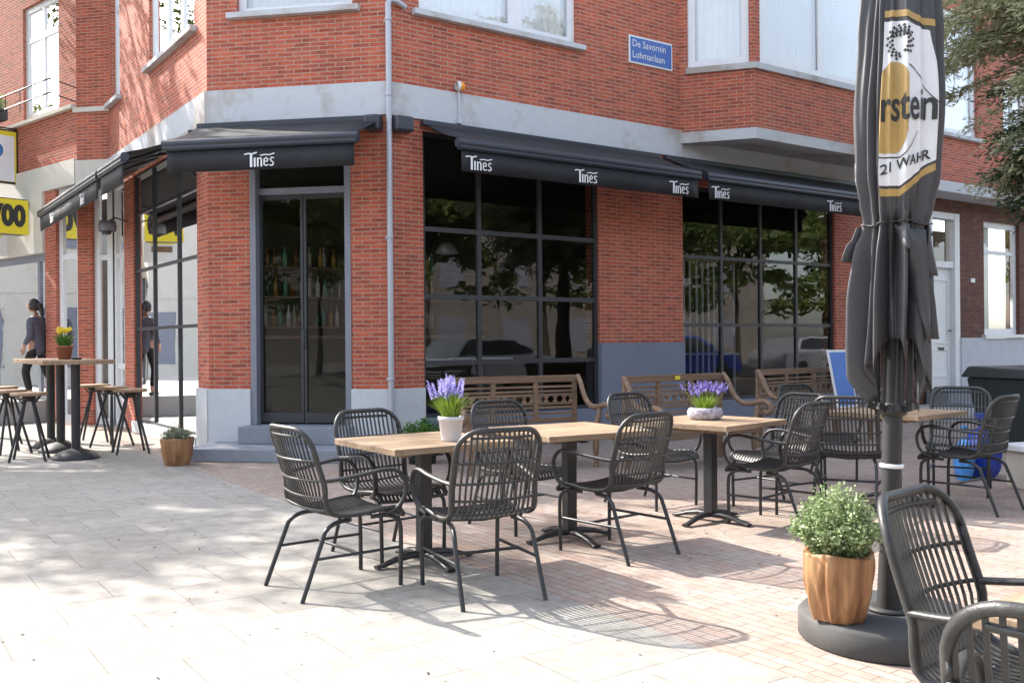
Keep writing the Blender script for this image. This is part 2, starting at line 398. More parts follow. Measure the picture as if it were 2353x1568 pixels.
bld = empty('corner_building', BW, ANG)
tag(bld, 'red brick corner building with pale concrete band and dark glazed cafe front', 'building')

def wallparts(mb, fr, rects, t=.30):
    for (u0, u1, z0, z1) in rects: fr.box(mb, u0, u1, -t, 0, z0, z1)
wl = MB()
wallparts(wl, FR_C, [(0.0, .56, .80, 4.10), (1.86, 2.33, .80, 4.10), (.56, 1.86, 3.86, 4.10)])
wallparts(wl, FR_C, [(0.0, .40, 4.10, TOP), (1.90, 2.33, 4.10, TOP), (.40, 1.90, 4.10, 5.44), (.40, 1.90, 7.4, TOP)])
wallparts(wl, FR_L, [(0.0, .45, .80, 4.10), (3.72, 4.30, 0, 4.10), (.45, 3.72, 4.0, 4.10)])
wallparts(wl, FR_L, [(0, .50, 4.10, TOP), (.50, 2.68, 4.10, 5.44), (.50, 2.68, 8.0, TOP), (2.68, 4.50, 4.10, TOP), (4.50, 5.15, 4.10, 5.42), (4.50, 5.15, 8.6, TOP), (5.15, 5.25, 4.10, TOP)])
wallparts(wl, FR_R, [(0.0, .49, .80, 4.10), (3.33, 4.97, 1.33, 4.10), (.49, 3.33, 3.97, 4.10), (4.97, 8.64, 3.7, 4.10), (8.64, 9.6, .95, 4.10)])
wallparts(wl, FR_R, [(0, .45, 4.10, TOP), (.45, 2.95, 4.10, 5.44), (.45, 2.95, 7.6, TOP), (2.95, 5.3, 4.10, TOP)])
# bay on the upper floor
BY0 = (4.93, 0); BY1 = (5.58, -.88)
ang1 = math.atan2(-.88, .65); LB = math.hypot(.65, .88)
FR_B1 = Fr(BY0, ang1); FR_B2 = Fr(BY1, 0)
wallparts(wl, FR_B1, [(0, .12, 4.44, TOP), (.12, LB - .08, 4.44, 5.42), (.12, LB - .08, 7.6, TOP), (LB - .08, LB, 4.44, TOP)], .22)
wallparts(wl, FR_B2, [(0, .12, 4.44, TOP), (.12, 3.1, 4.44, 5.42), (.12, 3.1, 7.6, TOP), (3.1, 3.6, 4.44, TOP)], .22)
FR_B3 = Fr((9.18, -.88), R(53)); wallparts(wl, FR_B3, [(0, 1.1, 4.44, TOP)], .22)
wl.build('wall', M['brick'], bld, uv=True)
# plinths
for prs in (((FR_C, 0, .56), (FR_L, 0, .45)), ((FR_C, 1.86, 2.345), (FR_R, 0, .49))):
    pl = MB()
    for fr, a, b in prs: fr.box(pl, a, b, -.30, .035, 0, .80)
    pl.build('plinth', M['plinthc'], bld, bevel=.008)
pl = MB(); FR_L.box(pl, .45, 3.72, -.28, .05, 0, .17); pl.build('window_plinth', M['plinthc'], bld, bevel=.008)
sl = MB(); FR_R.box(sl, 3.33, 4.97, -.30, .03, 0, 1.33); FR_R.box(sl, .49, 3.33, -.28, .02, 0, .42); FR_R.box(sl, 4.97, 8.64, -.28, .02, 0, .42); FR_R.box(sl, 8.64, 9.6, -.3, .03, 0, .95)
sl.build('slate_plinth', M['slate'], bld, bevel=.006)
# concrete band with mitred corners
bd = MB()
def bandrun(mb, pts, z0, z1, t=.04, back=.2):
    # pts: polyline on the wall line in building axes, outward = right-hand side when walking left to right
    P = [Vector((p[0], p[1], 0)) for p in pts]; n = len(P); offs = []
    for i in range(n):
        ds = []
        if i > 0: ds.append((P[i] - P[i - 1]).normalized())
        if i < n - 1: ds.append((P[i + 1] - P[i]).normalized())
        ns = [Vector((d.y, -d.x, 0)) for d in ds]
        if len(ns) == 2:
            m = (ns[0] + ns[1]).normalized(); m = m / m.dot(ns[0])
        else: m = ns[0]
        offs.append(m)
    for i in range(n - 1):
        a0 = P[i] + offs[i] * t; a1 = P[i + 1] + offs[i + 1] * t; b0 = P[i] - offs[i] * back; b1 = P[i + 1] - offs[i + 1] * back
        Z0 = Vector((0, 0, z0)); Z1 = Vector((0, 0, z1))
        mb.hexa([a0 + Z0, a1 + Z0, b1 + Z0, b0 + Z0, a0 + Z1, a1 + Z1, b1 + Z1, b0 + Z1])
bandrun(bd, [(-1.6476, 6.8976), AL, (0, 0), (4.93, 0)], 4.10, 4.50)
bandrun(bd, [(4.93, 0), (5.58, -.88), (9.18, -.88), (9.84, 0)], 4.30, 4.46, .05, .25)
bd.build('concrete_band', M['concrete'], bld)
so = MB()
so.raw([(4.93, .02, 4.36), (5.6, -.82, 4.36), (9.15, -.82, 4.36), (9.8, .02, 4.36), (4.93, .02, 4.40), (5.6, -.82, 4.40), (9.15, -.82, 4.40), (9.8, .02, 4.40)], [(0, 3, 2, 1), (4, 5, 6, 7), (0, 1, 5, 4), (1, 2, 6, 5), (2, 3, 7, 6), (3, 0, 4, 7)])
FR_R.box(so, 4.93, 9.8, -.1, .008, 4.10, 4.36)
so.build('bay_soffit', M['concrete'], bld)
# roof and interior
rf = MB(); rf.raw([(-1.7, 1.6, TOP + .2), (0, -.1, TOP + .2), (16, -.1, TOP + .2), (16, 9, TOP + .2), (-1.7, 9, TOP + .2), (-1.7, 1.6, TOP), (0, -.1, TOP), (16, -.1, TOP), (16, 9, TOP), (-1.7, 9, TOP)],
    [(0, 1, 2, 3, 4), (9, 8, 7, 6, 5), (0, 5, 6, 1), (1, 6, 7, 2), (2, 7, 8, 3), (3, 8, 9, 4), (4, 9, 5, 0)])
rf.build('roof', M['concrete'], bld)
rm = MB()
fl = [(-1.40, 1.75), (.12, .22), (9.3, .22), (9.3, 6.9), (-1.40, 6.9)]
rm.poly([(x, y, .36) for x, y in fl]); rm.poly([(x, y, 3.96) for x, y in fl][::-1])
rm.box(-1.6, 9.5, 6.9, 7.1, 0, TOP); rm.box(9.3, 9.5, .30, 6.9, 0, TOP); rm.raw([(x, y, z) for z in (4.6, 4.7) for x, y in fl], [(4, 3, 2, 1, 0), (5, 6, 7, 8, 9)])
rm.box(1.7, 1.9, 4.6, 6.9, .36, 3.9)
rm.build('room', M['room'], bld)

def window(parent, fr, u0, u1, z0, z1, mull=(), trans=(), fw=.06, bw=.045, matf='white', matg='glass', off=-.06, curtain=None, name='window', dep=.06, sill=None, label=None):
    f = MB(); o0, o1 = off - dep, off
    fr.box(f, u0, u0 + fw, o0, o1, z0, z1); fr.box(f, u1 - fw, u1, o0, o1, z0, z1)
    fr.box(f, u0 + fw, u1 - fw, o0, o1, z0, z0 + fw); fr.box(f, u0 + fw, u1 - fw, o0, o1, z1 - fw, z1)
    for m in mull: fr.box(f, m - bw / 2, m + bw / 2, o0 + .003, o1 - .003, z0 + fw, z1 - fw)
    for t in trans:
        us = [u0 + fw] + [x for m in mull for x in (m - bw / 2, m + bw / 2)] + [u1 - fw]
        for a, b in zip(us[::2], us[1::2]): fr.box(f, a, b, o0 + .006, o1 - .006, t - bw / 2, t + bw / 2)
    fo = f.build(name, M[matf], parent)
    if label: fo['label'] = label
    gl = MB(); om = (o0 + o1) / 2; P = fr.p; gl.poly([P(u0 + fw / 2, om, z0 + fw / 2), P(u1 - fw / 2, om, z0 + fw / 2), P(u1 - fw / 2, om, z1 - fw / 2), P(u0 + fw / 2, om, z1 - fw / 2)])
    gl.build('pane', M[matg], fo)
    if curtain:
        c = MB(); n = int((u1 - u0) / .035); vs = []; fs = []
        ranges = [(u0 + .02, u1 - .02)] if curtain == 'full' else curtain
        for (a, b) in ranges:
            n = max(4, int((b - a) / .03)); base = len(vs)
            for i in range(n + 1):
                u = a + (b - a) * i / n; oo = off - .11 + .018 * sin(i * 1.9) + random.uniform(-.004, .004)
                vs += [fr.p(u, oo, z0 + .02), fr.p(u, oo, z1)]
            for i in range(n): fs.append((base + 2 * i, base + 2 * i + 2, base + 2 * i + 3, base + 2 * i + 1))
        c.raw(vs, fs, True); c.build('curtain', M['blind'], fo)
    if sill:
        s_ = MB(); fr.box(s_, u0 - .10, u1 + .10, -.08, .09, z0 - .07, z0); s_.build('sill', M[sill], fo, bevel=.004)
    return fo
# cafe windows
window(bld, FR_R, .49, 3.33, .42, 3.97, (1.35, 2.33), (1.10, 1.93, 2.77), .05, .06, 'darkframe', 'glass', -.05)
window(bld, FR_R, 4.97, 8.64, .42, 3.70, (5.87, 6.79, 7.68), (1.59, 2.63), .05, .05, 'darkframe', 'glass', -.05)
window(bld, FR_L, .45, 3.72, .17, 4.0, (1.43, 2.68), (1.60, 2.50, 3.39), .04, .045, 'darkframe', 'glass_bright', -.03)
# upper windows
window(bld, FR_C, .40, 1.90, 5.44, 7.4, (), (), .09, .08, 'white', 'glass_up', -.08, 'full', sill='concrete')
window(bld, FR_R, .45, 2.95, 5.44, 7.6, (1.95,), (), .11, .22, 'white', 'glass_up', -.06, 'full', sill='concrete')
window(bld, FR_L, .50, 2.68, 5.44, 8.0, (1.2, 1.9), (), .10, .12, 'white', 'glass_up', -.05, 'full', sill='concrete')
window(bld, FR_L, 4.50, 5.15, 5.42, 8.6, (), (7.0,), .10, .10, 'white', 'glass_up', -.08, 'full', sill='concrete')
window(bld, FR_B1, .12, LB - .08, 5.42, 7.6, (), (), .11, .1, 'white', 'glass_up', -.04, 'full')
window(bld, FR_B2, .12, 3.1, 5.42, 7.6, (1.6,), (), .12, .12, 'white', 'glass_up', -.04, 'full')
bs = MB(); bandrun(bs, [(4.99, -.08), (5.58, -.88), (8.9, -.88)], 5.33, 5.419, .05, .12); bs.build('bay_sill', M['concrete'], bld)

# cafe door in the chamfered corner
dr = MB()
FR_C.box(dr, .56, .635, -.16, .012, .36, 3.86); FR_C.box(dr, 1.785, 1.86, -.16, .012, .36, 3.86)
FR_C.box(dr, .635, 1.785, -.16, 0, 3.80, 3.86)
dfr = dr.build('door_frame', M['greyframe'], bld)
def leaf(u0, u1, dark):
    d = MB(); w_ = .032
    FR_C.box(d, u0, u0 + w_, -.15, -.10, .38, 3.20); FR_C.box(d, u1 - w_, u1, -.15, -.10, .38, 3.20)
    FR_C.box(d, u0 + w_, u1 - w_, -.15, -.10, .38, .50); FR_C.box(d, u0 + w_, u1 - w_, -.15, -.10, 3.14, 3.20)
    o = d.build('door', M['darkframe'], bld)
    g_ = MB(); P = FR_C.p; g_.poly([P(u0 + w_, -.125, .5), P(u1 - w_, -.125, .5), P(u1 - w_, -.125, 3.14), P(u0 + w_, -.125, 3.14)]); g_.build('pane', M['glass_door'], o)
    return o
d1 = leaf(.64, 1.205, 1); d2 = leaf(1.215, 1.78, 0)
h = MB(); h.tube([FR_C.p(1.225, -.098, 1.30), FR_C.p(1.225, -.06, 1.32), FR_C.p(1.225, -.06, 1.50), FR_C.p(1.225, -.098, 1.52)], .009, 8); h.build('handle', M['darkframe'], d2)
tr = MB(); FR_C.box(tr, .635, 1.785, -.155, -.07, 3.20, 3.28); fo = tr.build('transom', M['greyframe'], bld)
g_ = MB(); P = FR_C.p; g_.poly([P(.635, -.12, 3.28), P(1.785, -.12, 3.28), P(1.785, -.12, 3.8), P(.635, -.12, 3.8)]); g_.build('pane', M['glass'], fo)
st = MB(); FR_C.box(st, .52, 1.90, -.30, .30, .152, .355); st.build('threshold', M['bluestone'], bld, bevel=.008)
st = MB(); FR_C.box(st, .12, 2.12, .037, .84, 0, .15); st.build('step', M['bluestone'], bld, bevel=.012)

dm = MB(); vs = []; fs = []
for i in range(61):
    u = 2.05 + .85 * i / 60; oo = -.30 + .035 * sin(i * .9); vs += [FR_L.p(u, oo, .40), FR_L.p(u, oo + .01, 2.55)]
for i in range(60): fs.append((2 * i, 2 * i + 2, 2 * i + 3, 2 * i + 1))
dm.raw(vs, fs, True); o = dm.build('drape', M['drape'], None); o.location = BW; o.rotation_euler = (0, 0, ANG); tag(o, 'brown and cream striped drape hanging inside the left cafe window', 'curtain')
sc_ = empty('reflection_slats', loc2w(5.2, 1.1, 0), ANG); tag(sc_, 'pale slats added behind the second cafe window to imitate a mirrored screen', 'screen')  # added slats imitate a bright striped reflection in this window
m = MB(); m.box(-.03, 2.2, -.02, .02, 2.68, 2.72); m.box(-.03, 2.2, -.02, .02, .40, .44); m.build('frame', M['teak'], sc_)
for x in (0, .55, .72, .88, 1.02, 1.18, 1.32, 1.46, 1.60, 1.78, 2.1):
    m = MB(); m.box(x, x + .028, -.012, .012, .44, 2.68); m.build('slat', M['curtain'], sc_)
for px_, py_, pz_ in ((1.2, 2.2, 2.7), (2.4, 2.6, 2.75), (6.2, 2.4, 2.7), (7.6, 2.8, 2.8)):
    pdn = empty('pendant_lamp', loc2w(px_, py_, pz_), ANG); tag(pdn, 'unlit dome pendant lamp hanging inside the cafe, behind the window glass', 'lamp', 'pendant lamps inside the cafe')
    m = MB(); m.lathe([(.17, 0), (.16, .06), (.10, .14), (.03, .18), (0, .18)], 20); m.build('shade', M['lightgrey'], pdn)
    m = MB(); m.tube([(0, 0, .18), (0, 0, 3.9 - pz_)], .005, 6); m.build('cord', M['black'], pdn)
for px_, py_ in ((1.3, 1.6), (2.5, 1.8), (6.0, 2.0), (7.6, 1.9)):
    it = empty('dining_table', loc2w(px_, py_, .36), ANG); tag(it, 'small table with white top inside the cafe, dim behind the window glass', 'table', 'tables inside the cafe')
    m = MB(); m.box(-.35, .35, -.35, .35, .73, .76); m.build('tabletop', M['curtain'], it)
    m = MB(); m.tube([(0, 0, 0), (0, 0, .73)], .035, 8); m.lathe([(0, .03), (.22, .015), (.23, 0)], 20); m.build('leg', M['black'], it)
# bar furniture seen through the door and the windows
bc = empty('bar_counter', loc2w(1.6, 3.6, .36), ANG)
tag(bc, 'dark bar counter inside the cafe, seen through the glass corner door', 'counter')
m_ = MB(); m_.box(-1.9, 1.9, -.25, .25, 0, 1.06); m_.build('front', M['room'], bc)
m_ = MB(); m_.box(-1.95, 1.95, -.33, .33, 1.06, 1.11); m_.build('worktop', M['teak'], bc, bevel=.004)
bs_ = empty('bottle_shelf', loc2w(1.7, 5.0, .36), ANG)
tag(bs_, 'dark bottle shelf behind the bar, seen through the corner door', 'shelf')
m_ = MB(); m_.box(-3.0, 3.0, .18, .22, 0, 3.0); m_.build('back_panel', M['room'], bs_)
for z in (1.25, 1.75, 2.25):
    m_ = MB(); m_.box(-3.0, 3.0, -.12, .18, z, z + .03); m_.build('shelf', M['teak'], bs_)
botm = []
for i, c in enumerate([(.02, .10, .04), (.55, .32, .08), (.5, .5, .44), (.22, .08, .02), (.10, .40, .32), (.7, .7, .72)]):
    m, nt, b = newmat('bottle_glass'); b.inputs['Base Color'].default_value = (*c, 1); b.inputs['Roughness'].default_value = .08; b.inputs['Specular IOR Level'].default_value = .8; botm.append(m)
def bottle_mesh(k):
    m = MB(); r = .038; hh = .30 + .03 * (k % 3)
    m.lathe([(0, 0), (r, 0), (r, hh * .55), (r * .9, hh * .64), (r * .35, hh * .76), (r * .35, hh), (0, hh)], 10)
    return m
BG = 'bottles on the shelf behind the bar'
protos = []
bx = 0
for zi, z in enumerate((1.28, 1.78, 2.28)):
    x = -1.7
    while x < 1.9:
        k = random.randrange(6)
        p = loc2w(1.7 + x, 5.0 + random.uniform(-.05, .08), .36 + z)
        if len(protos) < 6:
            k = len(protos); o = bottle_mesh(k).build('bottle', botm[k]); protos.append(o)
        else: o = protos[k].copy(); COL.objects.link(o)
        o.location = p
        tag(o, 'glass bottle in a row on the dark shelves behind the bar', 'bottle', BG)
        x += random.uniform(.08, .19)

# ------------------------------------------------------------------ lettering
def stroke(mb, pts, w, o, ex, ey, en, th=.003):
    P = [Vector((p[0], p[1])) for p in pts]
    for a, b in zip(P[:-1], P[1:]):
        d = (b - a); L = d.length; d.normalize(); nn = Vector((-d.y, d.x)) * w / 2; e = d * w * .35
        q = [a - e - nn, b + e - nn, b + e + nn, a - e + nn]
        q3 = [o + ex * t.x + ey * t.y for t in q]
        mb.hexa([v for v in q3] + [v + en * th for v in q3])
TINES = [([(-.20, .93), (-.02, .99), (.22, .94), (.46, 1.04)], .10), ([(.16, .95), (.16, .0)], .13), ([(.37, .62), (.37, 0)], .10),
         ([(.55, 0), (.55, .60)], .09), ([(.55, .58), (.72, .60), (.76, .50), (.76, 0)], .09),
         ([(.93, .32), (1.10, .34), (1.13, .52), (1.03, .62), (.93, .52), (.92, .12), (1.02, .02), (1.14, .08)], .08),
         ([(1.47, .58), (1.36, .62), (1.28, .50), (1.33, .36), (1.43, .28), (1.46, .12), (1.37, .02), (1.26, .06)], .08),
         ([(.72, .80), (.95, .86), (1.22, .82), (1.50, .92)], .08)]
def tines(mb, fr, u, off, z, s, flip=False):
    ex = fr.d * (s * 1.38) * (-1 if flip else 1); ey = Vector((0, 0, s))
    for i, (pts, w_) in enumerate(TINES): stroke(mb, pts, w_, fr.p(u, off, z) + fr.n * (.0006 * i), ex, ey, fr.n, .002)

def awning(fr, u0, u1, words, label, ztop=4.03, zbar=3.66, out=.9, flip=False, zval=3.33):
    r = empty('awning', BW, ANG); tag(r, label, 'awning', 'black awnings round the cafe corner')
    m = MB(); fr.box(m, u0, u1, .042, .13, ztop - .02, ztop + .05); m.build('cassette', M['awnbar'], r, bevel=.01)
    m = MB(); n = 8; vs = []; fs = []
    nu = max(2, int((u1 - u0) / .25))
    for i in range(n + 1):
        t = i / n; o_ = .10 + (out - .10) * t; z = ztop + (zbar + .05 - ztop) * t - .02 * sin(pi * t)
        for j in range(nu + 1): vs.append(fr.p(u0 + .03 + (u1 - u0 - .06) * j / nu, o_, z + .004 * sin(j * 1.7 + i)))
    for i in range(n):
        for j in range(nu): a = i * (nu + 1) + j; fs.append((a, a + 1, a + nu + 2, a + nu + 1))
    m.raw(vs, fs, True); o = m.build('fabric', M['blackfab'], r); sm = o.modifiers.new('solid', 'SOLIDIFY'); sm.thickness = .004
    m = MB(); m.tube([fr.p(u0, out, zbar), fr.p(u1, out, zbar)], (.055), 12, flat=(0, 0, 1)); m.tube([fr.p(u0 + .01, out + .02, zbar - .05), fr.p(u1 - .01, out + .02, zbar - .05)], .035, 8)
    m.build('front_bar', M['awnbar'], r)
    m = MB(); nv = int((u1 - u0) / .12); vs = []; fs = []
    for j in range(nv + 1):
        u = u0 + .05 + (u1 - u0 - .10) * j / nv
        vs += [fr.p(u, out + .012, zbar - .06), fr.p(u, out + .012 + .006 * sin(j * .8), zval)]
    for j in range(nv): fs.append((2 * j, 2 * j + 2, 2 * j + 3, 2 * j + 1))
    m.raw(vs, fs, True); o = m.build('valance', M['blackfab'], r); sm = o.modifiers.new('solid', 'SOLIDIFY'); sm.thickness = .003
    for u in words:
        m = MB(); tines(m, fr, u, out + .024, zval + .035, .15, flip); m.build('lettering', M['letter'], r)
    for ua in (u0 + .15, u1 - .15):
        m = MB(); um = (u0 + u1) / 2; s_ = 1 if ua < um else -1
        e = min(.55, (u1 - u0) * .3)
        m.tube([fr.p(ua, .1, ztop - .06), fr.p(ua + s_ * e, .55, (ztop + zbar) / 2 - .06), fr.p(ua + s_ * .1, out - .03, zbar - .02)], .02, 8); m.build('folding_arm', M['awnbar'], r)
    return r
awning(FR_C, -.08, 2.28, (.98,), 'short black awning over the glass corner door')
awning(FR_R, .43, 4.40, (.58, 2.20, 3.84), 'long black awning over the cafe window beside the downpipe')
awning(FR_R, 4.52, 9.2, (4.66, 7.24), 'black awning under the projecting bay, its end behind the parasol')
awning(FR_L, .35, 1.66, (), 'narrow black awning round the left corner of the cafe', flip=True)
awning(FR_L, 1.75, 6.4, (2.9, 5.3), 'sunlit long black awning along the left side street', flip=True)

# downpipe at the corner
dp = empty('downpipe', loc2w(-.02, -.09), ANG); tag(dp, 'pale grey downpipe running down the brick corner', 'downpipe')
m = MB(); m.tube([(0, 0, .15), (0, 0, 5.38), (-.0, -.0, 5.42)], .036, 14); m.tube([(0, 0, 5.40), (.03, .02, 5.47), (.12, .02, 5.47), (.26, .05, 5.43)], .034, 12); m.build('pipe', M['lightgrey'], dp)
for z in (.9, 2.6, 4.3, 5.2):
    m = MB(); m.lathe([(.037, 0), (.043, .005), (.043, .035), (.037, .04)], 14, (0, 0, z)); m.box(-.012, .012, .03, .10, z + .005, z + .035); m.build('bracket', M['lightgrey'], dp)
# black bracket boxes either side of the pipe under the band
for k, (a, b, lab) in enumerate(((2.18, 2.30, 'left'), (0, 0, 'right'))):
    pass
m = MB(); FR_C.box(m, 2.10, 2.30, .045, .22, 3.88, 4.07); o = m.build('junction_box', M['awnbar'], None, bevel=.03); o.location = BW; o.rotation_euler = (0, 0, ANG); tag(o, 'small black awning motor box left of the downpipe top', 'box')
m = MB(); FR_R.box(m, .02, .26, .045, .22, 3.88, 4.07); o = m.build('junction_box', M['awnbar'], None, bevel=.03); o.location = BW; o.rotation_euler = (0, 0, ANG); tag(o, 'small black awning motor box right of the downpipe top', 'box')

# street name sign
def text_mesh(txt, size=1.0, align='CENTER', bold=0):
    cu = bpy.data.curves.new('t', 'FONT'); cu.offset = bold; cu.body = txt; cu.size = size; cu.align_x = align; cu.resolution_u = 3
    ob = bpy.data.objects.new('t', cu); COL.objects.link(ob); dg = bpy.context.evaluated_depsgraph_get()
    me = bpy.data.meshes.new_from_object(ob.evaluated_get(dg)); bpy.data.objects.remove(ob); bpy.data.curves.remove(cu)
    vs = [tuple(v.co) for v in me.vertices]; fs = [tuple(p.vertices) for p in me.polygons]; bpy.data.meshes.remove(me); return vs, fs
def flat_text(mb, txt, o, ex, ey, size, align='CENTER', sx=1.0, bold=0):
    vs, fs = text_mesh(txt, size, align, bold); mb.raw([o + ex * (x * sx) + ey * y for x, y, z in vs], fs)
sg = empty('street_sign', BW, ANG); tag(sg, 'small blue street name sign with white lettering on the red brick', 'sign')
m = MB(); FR_R.box(m, 3.90, 4.76, .003, .022, 5.36, 5.76); m.build('border', M['letter'], sg, bevel=.004)
m = MB(); FR_R.box(m, 3.925, 4.735, .0225, .028, 5.385, 5.735); m.build('panel', M['blue_sign'], sg)
m = MB(); flat_text(m, 'De Savornin', FR_R.p(3.95, .032, 5.60), FR_R.d, Vector((0, 0, 1)), .145, 'LEFT', .93); flat_text(m, 'Lohmanlaan', FR_R.p(3.95, .032, 5.44), FR_R.d, Vector((0, 0, 1)), .145, 'LEFT', .93); m.build('lettering', M['letter'], sg)

# alarm beacon
al = empty('alarm_beacon', BW, ANG); tag(al, 'round orange beacon lamp on a thin rod above the awning', 'beacon')
m = MB(); m.tube([FR_R.p(.98, .08, 4.14), FR_R.p(.97, .08, 4.50)], .012, 8); FR_R.box(m, .95, 1.01, .04, .10, 4.10, 4.16); m.build('rod', M['whitewall'], al)
m = MB(); c = FR_R.p(.97, .08, 4.57)
m.lathe([(0, -.035), (.05, -.03), (.066, 0), (.05, .03)], 16); m.tf(Matrix.Translation(c) @ Matrix.Rotation(R(-90), 4, 'Y') @ Matrix.Rotation(0, 4, 'X')); m.build('housing', M['white'], al)
m = MB(); m.lathe([(.062, .0), (.066, .02), (.055, .06), (.03, .085), (0, .09)], 16); m.tf(Matrix.Translation(c) @ Matrix.Rotation(R(90), 4, 'Y')); m.build('lens', M['orange'], al)

# wall lamp on the left pilaster
lm = empty('wall_lamp', BW, ANG); tag(lm, 'cone shaped grey wall lamp on the brick pilaster under the left awning', 'lamp')
m = MB(); m.tube([FR_L.p(4.0, 0, 3.30), FR_L.p(4.0, .2, 3.36), FR_L.p(4.0, .30, 3.30)], .012, 8); m.build('arm', M['darkframe'], lm)
m = MB(); m.lathe([(.13, -.10), (.14, -.02), (.12, .06), (0, .07)], 18, FR_L.p(4.0, .32, 3.24)); m.build('shade', M['greyframe'], lm)
m = MB(); m.lathe([(0, -.09), (.06, -.07), (.06, 0)], 12, FR_L.p(4.0, .32, 3.17)); m.build('bulb_housing', M['black'], lm)

# ------------------------------------------------------------------ left house (far side)
lh = empty('side_house', BW, ANG); tag(lh, 'brick house with cream shop front at the far left', 'building')
wl = MB()
wallparts(wl, FR_F, [(0, .62, 4.1, TOP), (.34, .62, .0, 4.1)])
wallparts(wl, FR_A, [(0, .64, 4.54, TOP), (.64, 2.05, 4.54, 5.50), (.64, 2.05, 7.55, TOP), (2.05, 2.3, 4.54, TOP), (2.3, 12, 4.54, TOP), (.80, 1.22, 0, 4.1)])
wl.build('wall', M['brick'], lh, uv=True)
m = MB(); FR_F.box(m, 0, .62, .002, .05, 4.10, 4.50); FR_A.box(m, 0, 12, -.25, .05, 4.10, 4.54); FR_A.box(m, 1.22, 12, -.25, .05, 3.02, 4.10); FR_A.box(m, 0, 12, -.2, .09, 5.40, 5.46); FR_F.box(m, -.02, .66, -.1, .05, 5.32, 5.40)
m.build('cream_band', M['cream'], lh)
window(lh, FR_A, .64, 2.05, 5.50, 7.55, (1.34,), (6.95,), .11, .12, 'white', 'glass_up', -.05, 'full', name='balcony_door')
window(lh, FR_A, 3.3, 4.6, 5.50, 7.55, (3.95,), (6.95,), .11, .12, 'white', 'glass_up', -.05, 'full')
# ground floor of the neighbour: white frames, doors
window(lh, FR_L, 4.30, 5.25, .0, 4.10, (), (1.0, 2.85), .13, .09, 'white', 'glass', -.06, None)
window(lh, FR_F, .0, .34, .0, 4.10, (), (2.85,), .10, .09, 'white', 'glass', -.06, None)
window(lh, FR_A, .0, .80, .0, 4.10, (), (2.9,), .14, .10, 'white', 'glass', -.06, None, name='house_door')
m = MB(); FR_A.box(m, .14, .66, -.11, -.10, .05, 2.85); m.build('door_leaf', M['room'], lh)
window(lh, FR_A, 1.24, 3.6, .38, 3.02, (1.62, ), (), .14, .10, 'greyframe', 'glass', -.06, None, name='shop_window')
window(lh, FR_A, 3.62, 7.5, .38, 3.02, (5.0,), (), .14, .10, 'greyframe', 'glass', -.06, None, name='shop_window')
m = MB(); FR_A.box(m, 1.3, 12, -2.6, -2.5, 0, 3.0); FR_A.box(m, 1.3, 12, -2.5, -.0, 0.0, .37); FR_L.box(m, 4.3, 5.3, -.9, -.8, 0, 4.0); FR_A.box(m, 0, 1.3, -.9, -.8, 0, 4.0); FR_A.box(m, 1.3, 12, -2.5, -.2, 3.0, 3.05); FR_A.box(m, 7.5, 12, -.2, 0, 0, 3.02)
m.build('shop_interior', M['shopdark'], lh)
for x, z in ((2.0, 2.75), (3.2, 2.6), (2.6, 1.3), (4.4, 1.5)):
    m = MB(); FR_A.box(m, x, x + .55, -1.5, -1.45, z, z + .09 + (.5 if z < 2 else 0)); m.build('shop_display', M['cream'], lh)
m = MB(); FR_A.box(m, 1.22, 12, .002, 1.9, 0, .38); o = m.build('raised_pavement', M['lightpave'], None, bevel=.01); o.location = BW; o.rotation_euler = (0, 0, ANG); struct(o)
# balcony rail and plants
br_ = MB(); P = FR_A.p
for z in (5.62, 5.86): br_.tube([P(-.1, .05, z - .14), P(.15, .38, z), P(2.6, .38, z), P(2.9, .38, z)], .012, 6)
for u in (.15, .7, 1.3, 1.9, 2.5, 2.9): br_.tube([P(u, .38, 5.46), P(u, .38, 5.88)], .008, 6)
br_.build('balcony_rail', M['black'], lh)
def leafclump(mb, c, rad, n, size, squash=1.0, shell=.35):
    c = Vector(c)
    for _ in range(n):
        d = Vector((random.gauss(0, 1), random.gauss(0, 1), random.gauss(0, 1))).normalized()
        rr = (shell + (1 - shell) * random.random() ** .5)
        p = c + Vector((d.x * rad[0], d.y * rad[1], d.z * rad[2])) * rr
        a = Vector((random.gauss(0, 1), random.gauss(0, 1), random.gauss(0, .7))).normalized(); b = a.orthogonal().normalized()
        b = Matrix.Rotation(random.uniform(0, 2 * pi), 3, a) @ b
        s_ = size * random.uniform(.6, 1.3)
        mb.poly([p - a * s_, p + b * s_ * .4, p + a * s_, p - b * s_ * .4])
bp = empty('balcony_planter', loc2w(*[(FR_A.p(2.6, .38, 0))[i] for i in (0, 1)], 5.55), ANG + R(14.9)); tag(bp, 'green leafy balcony plant in a dark trough, top left', 'plant')
m = MB(); m.box(-.12, .12, -.5, .5, -.08, .12); m.build('trough', M['black'], bp)
m = MB(); leafclump(m, (0, 0, .25), (.22, .55, .22), 420, .045); m.build('foliage', M['leaf_herb'], bp)

# projecting yellow shop sign
ys = empty('shop_sign', BW, ANG); tag(ys, 'yellow box sign with black characters under the end of the side awning', 'sign')
m = MB(); FR_A.box(m, 1.72, 2.0, .10, .78, 3.36, 4.0); 
m.build('box', M['black'], ys)
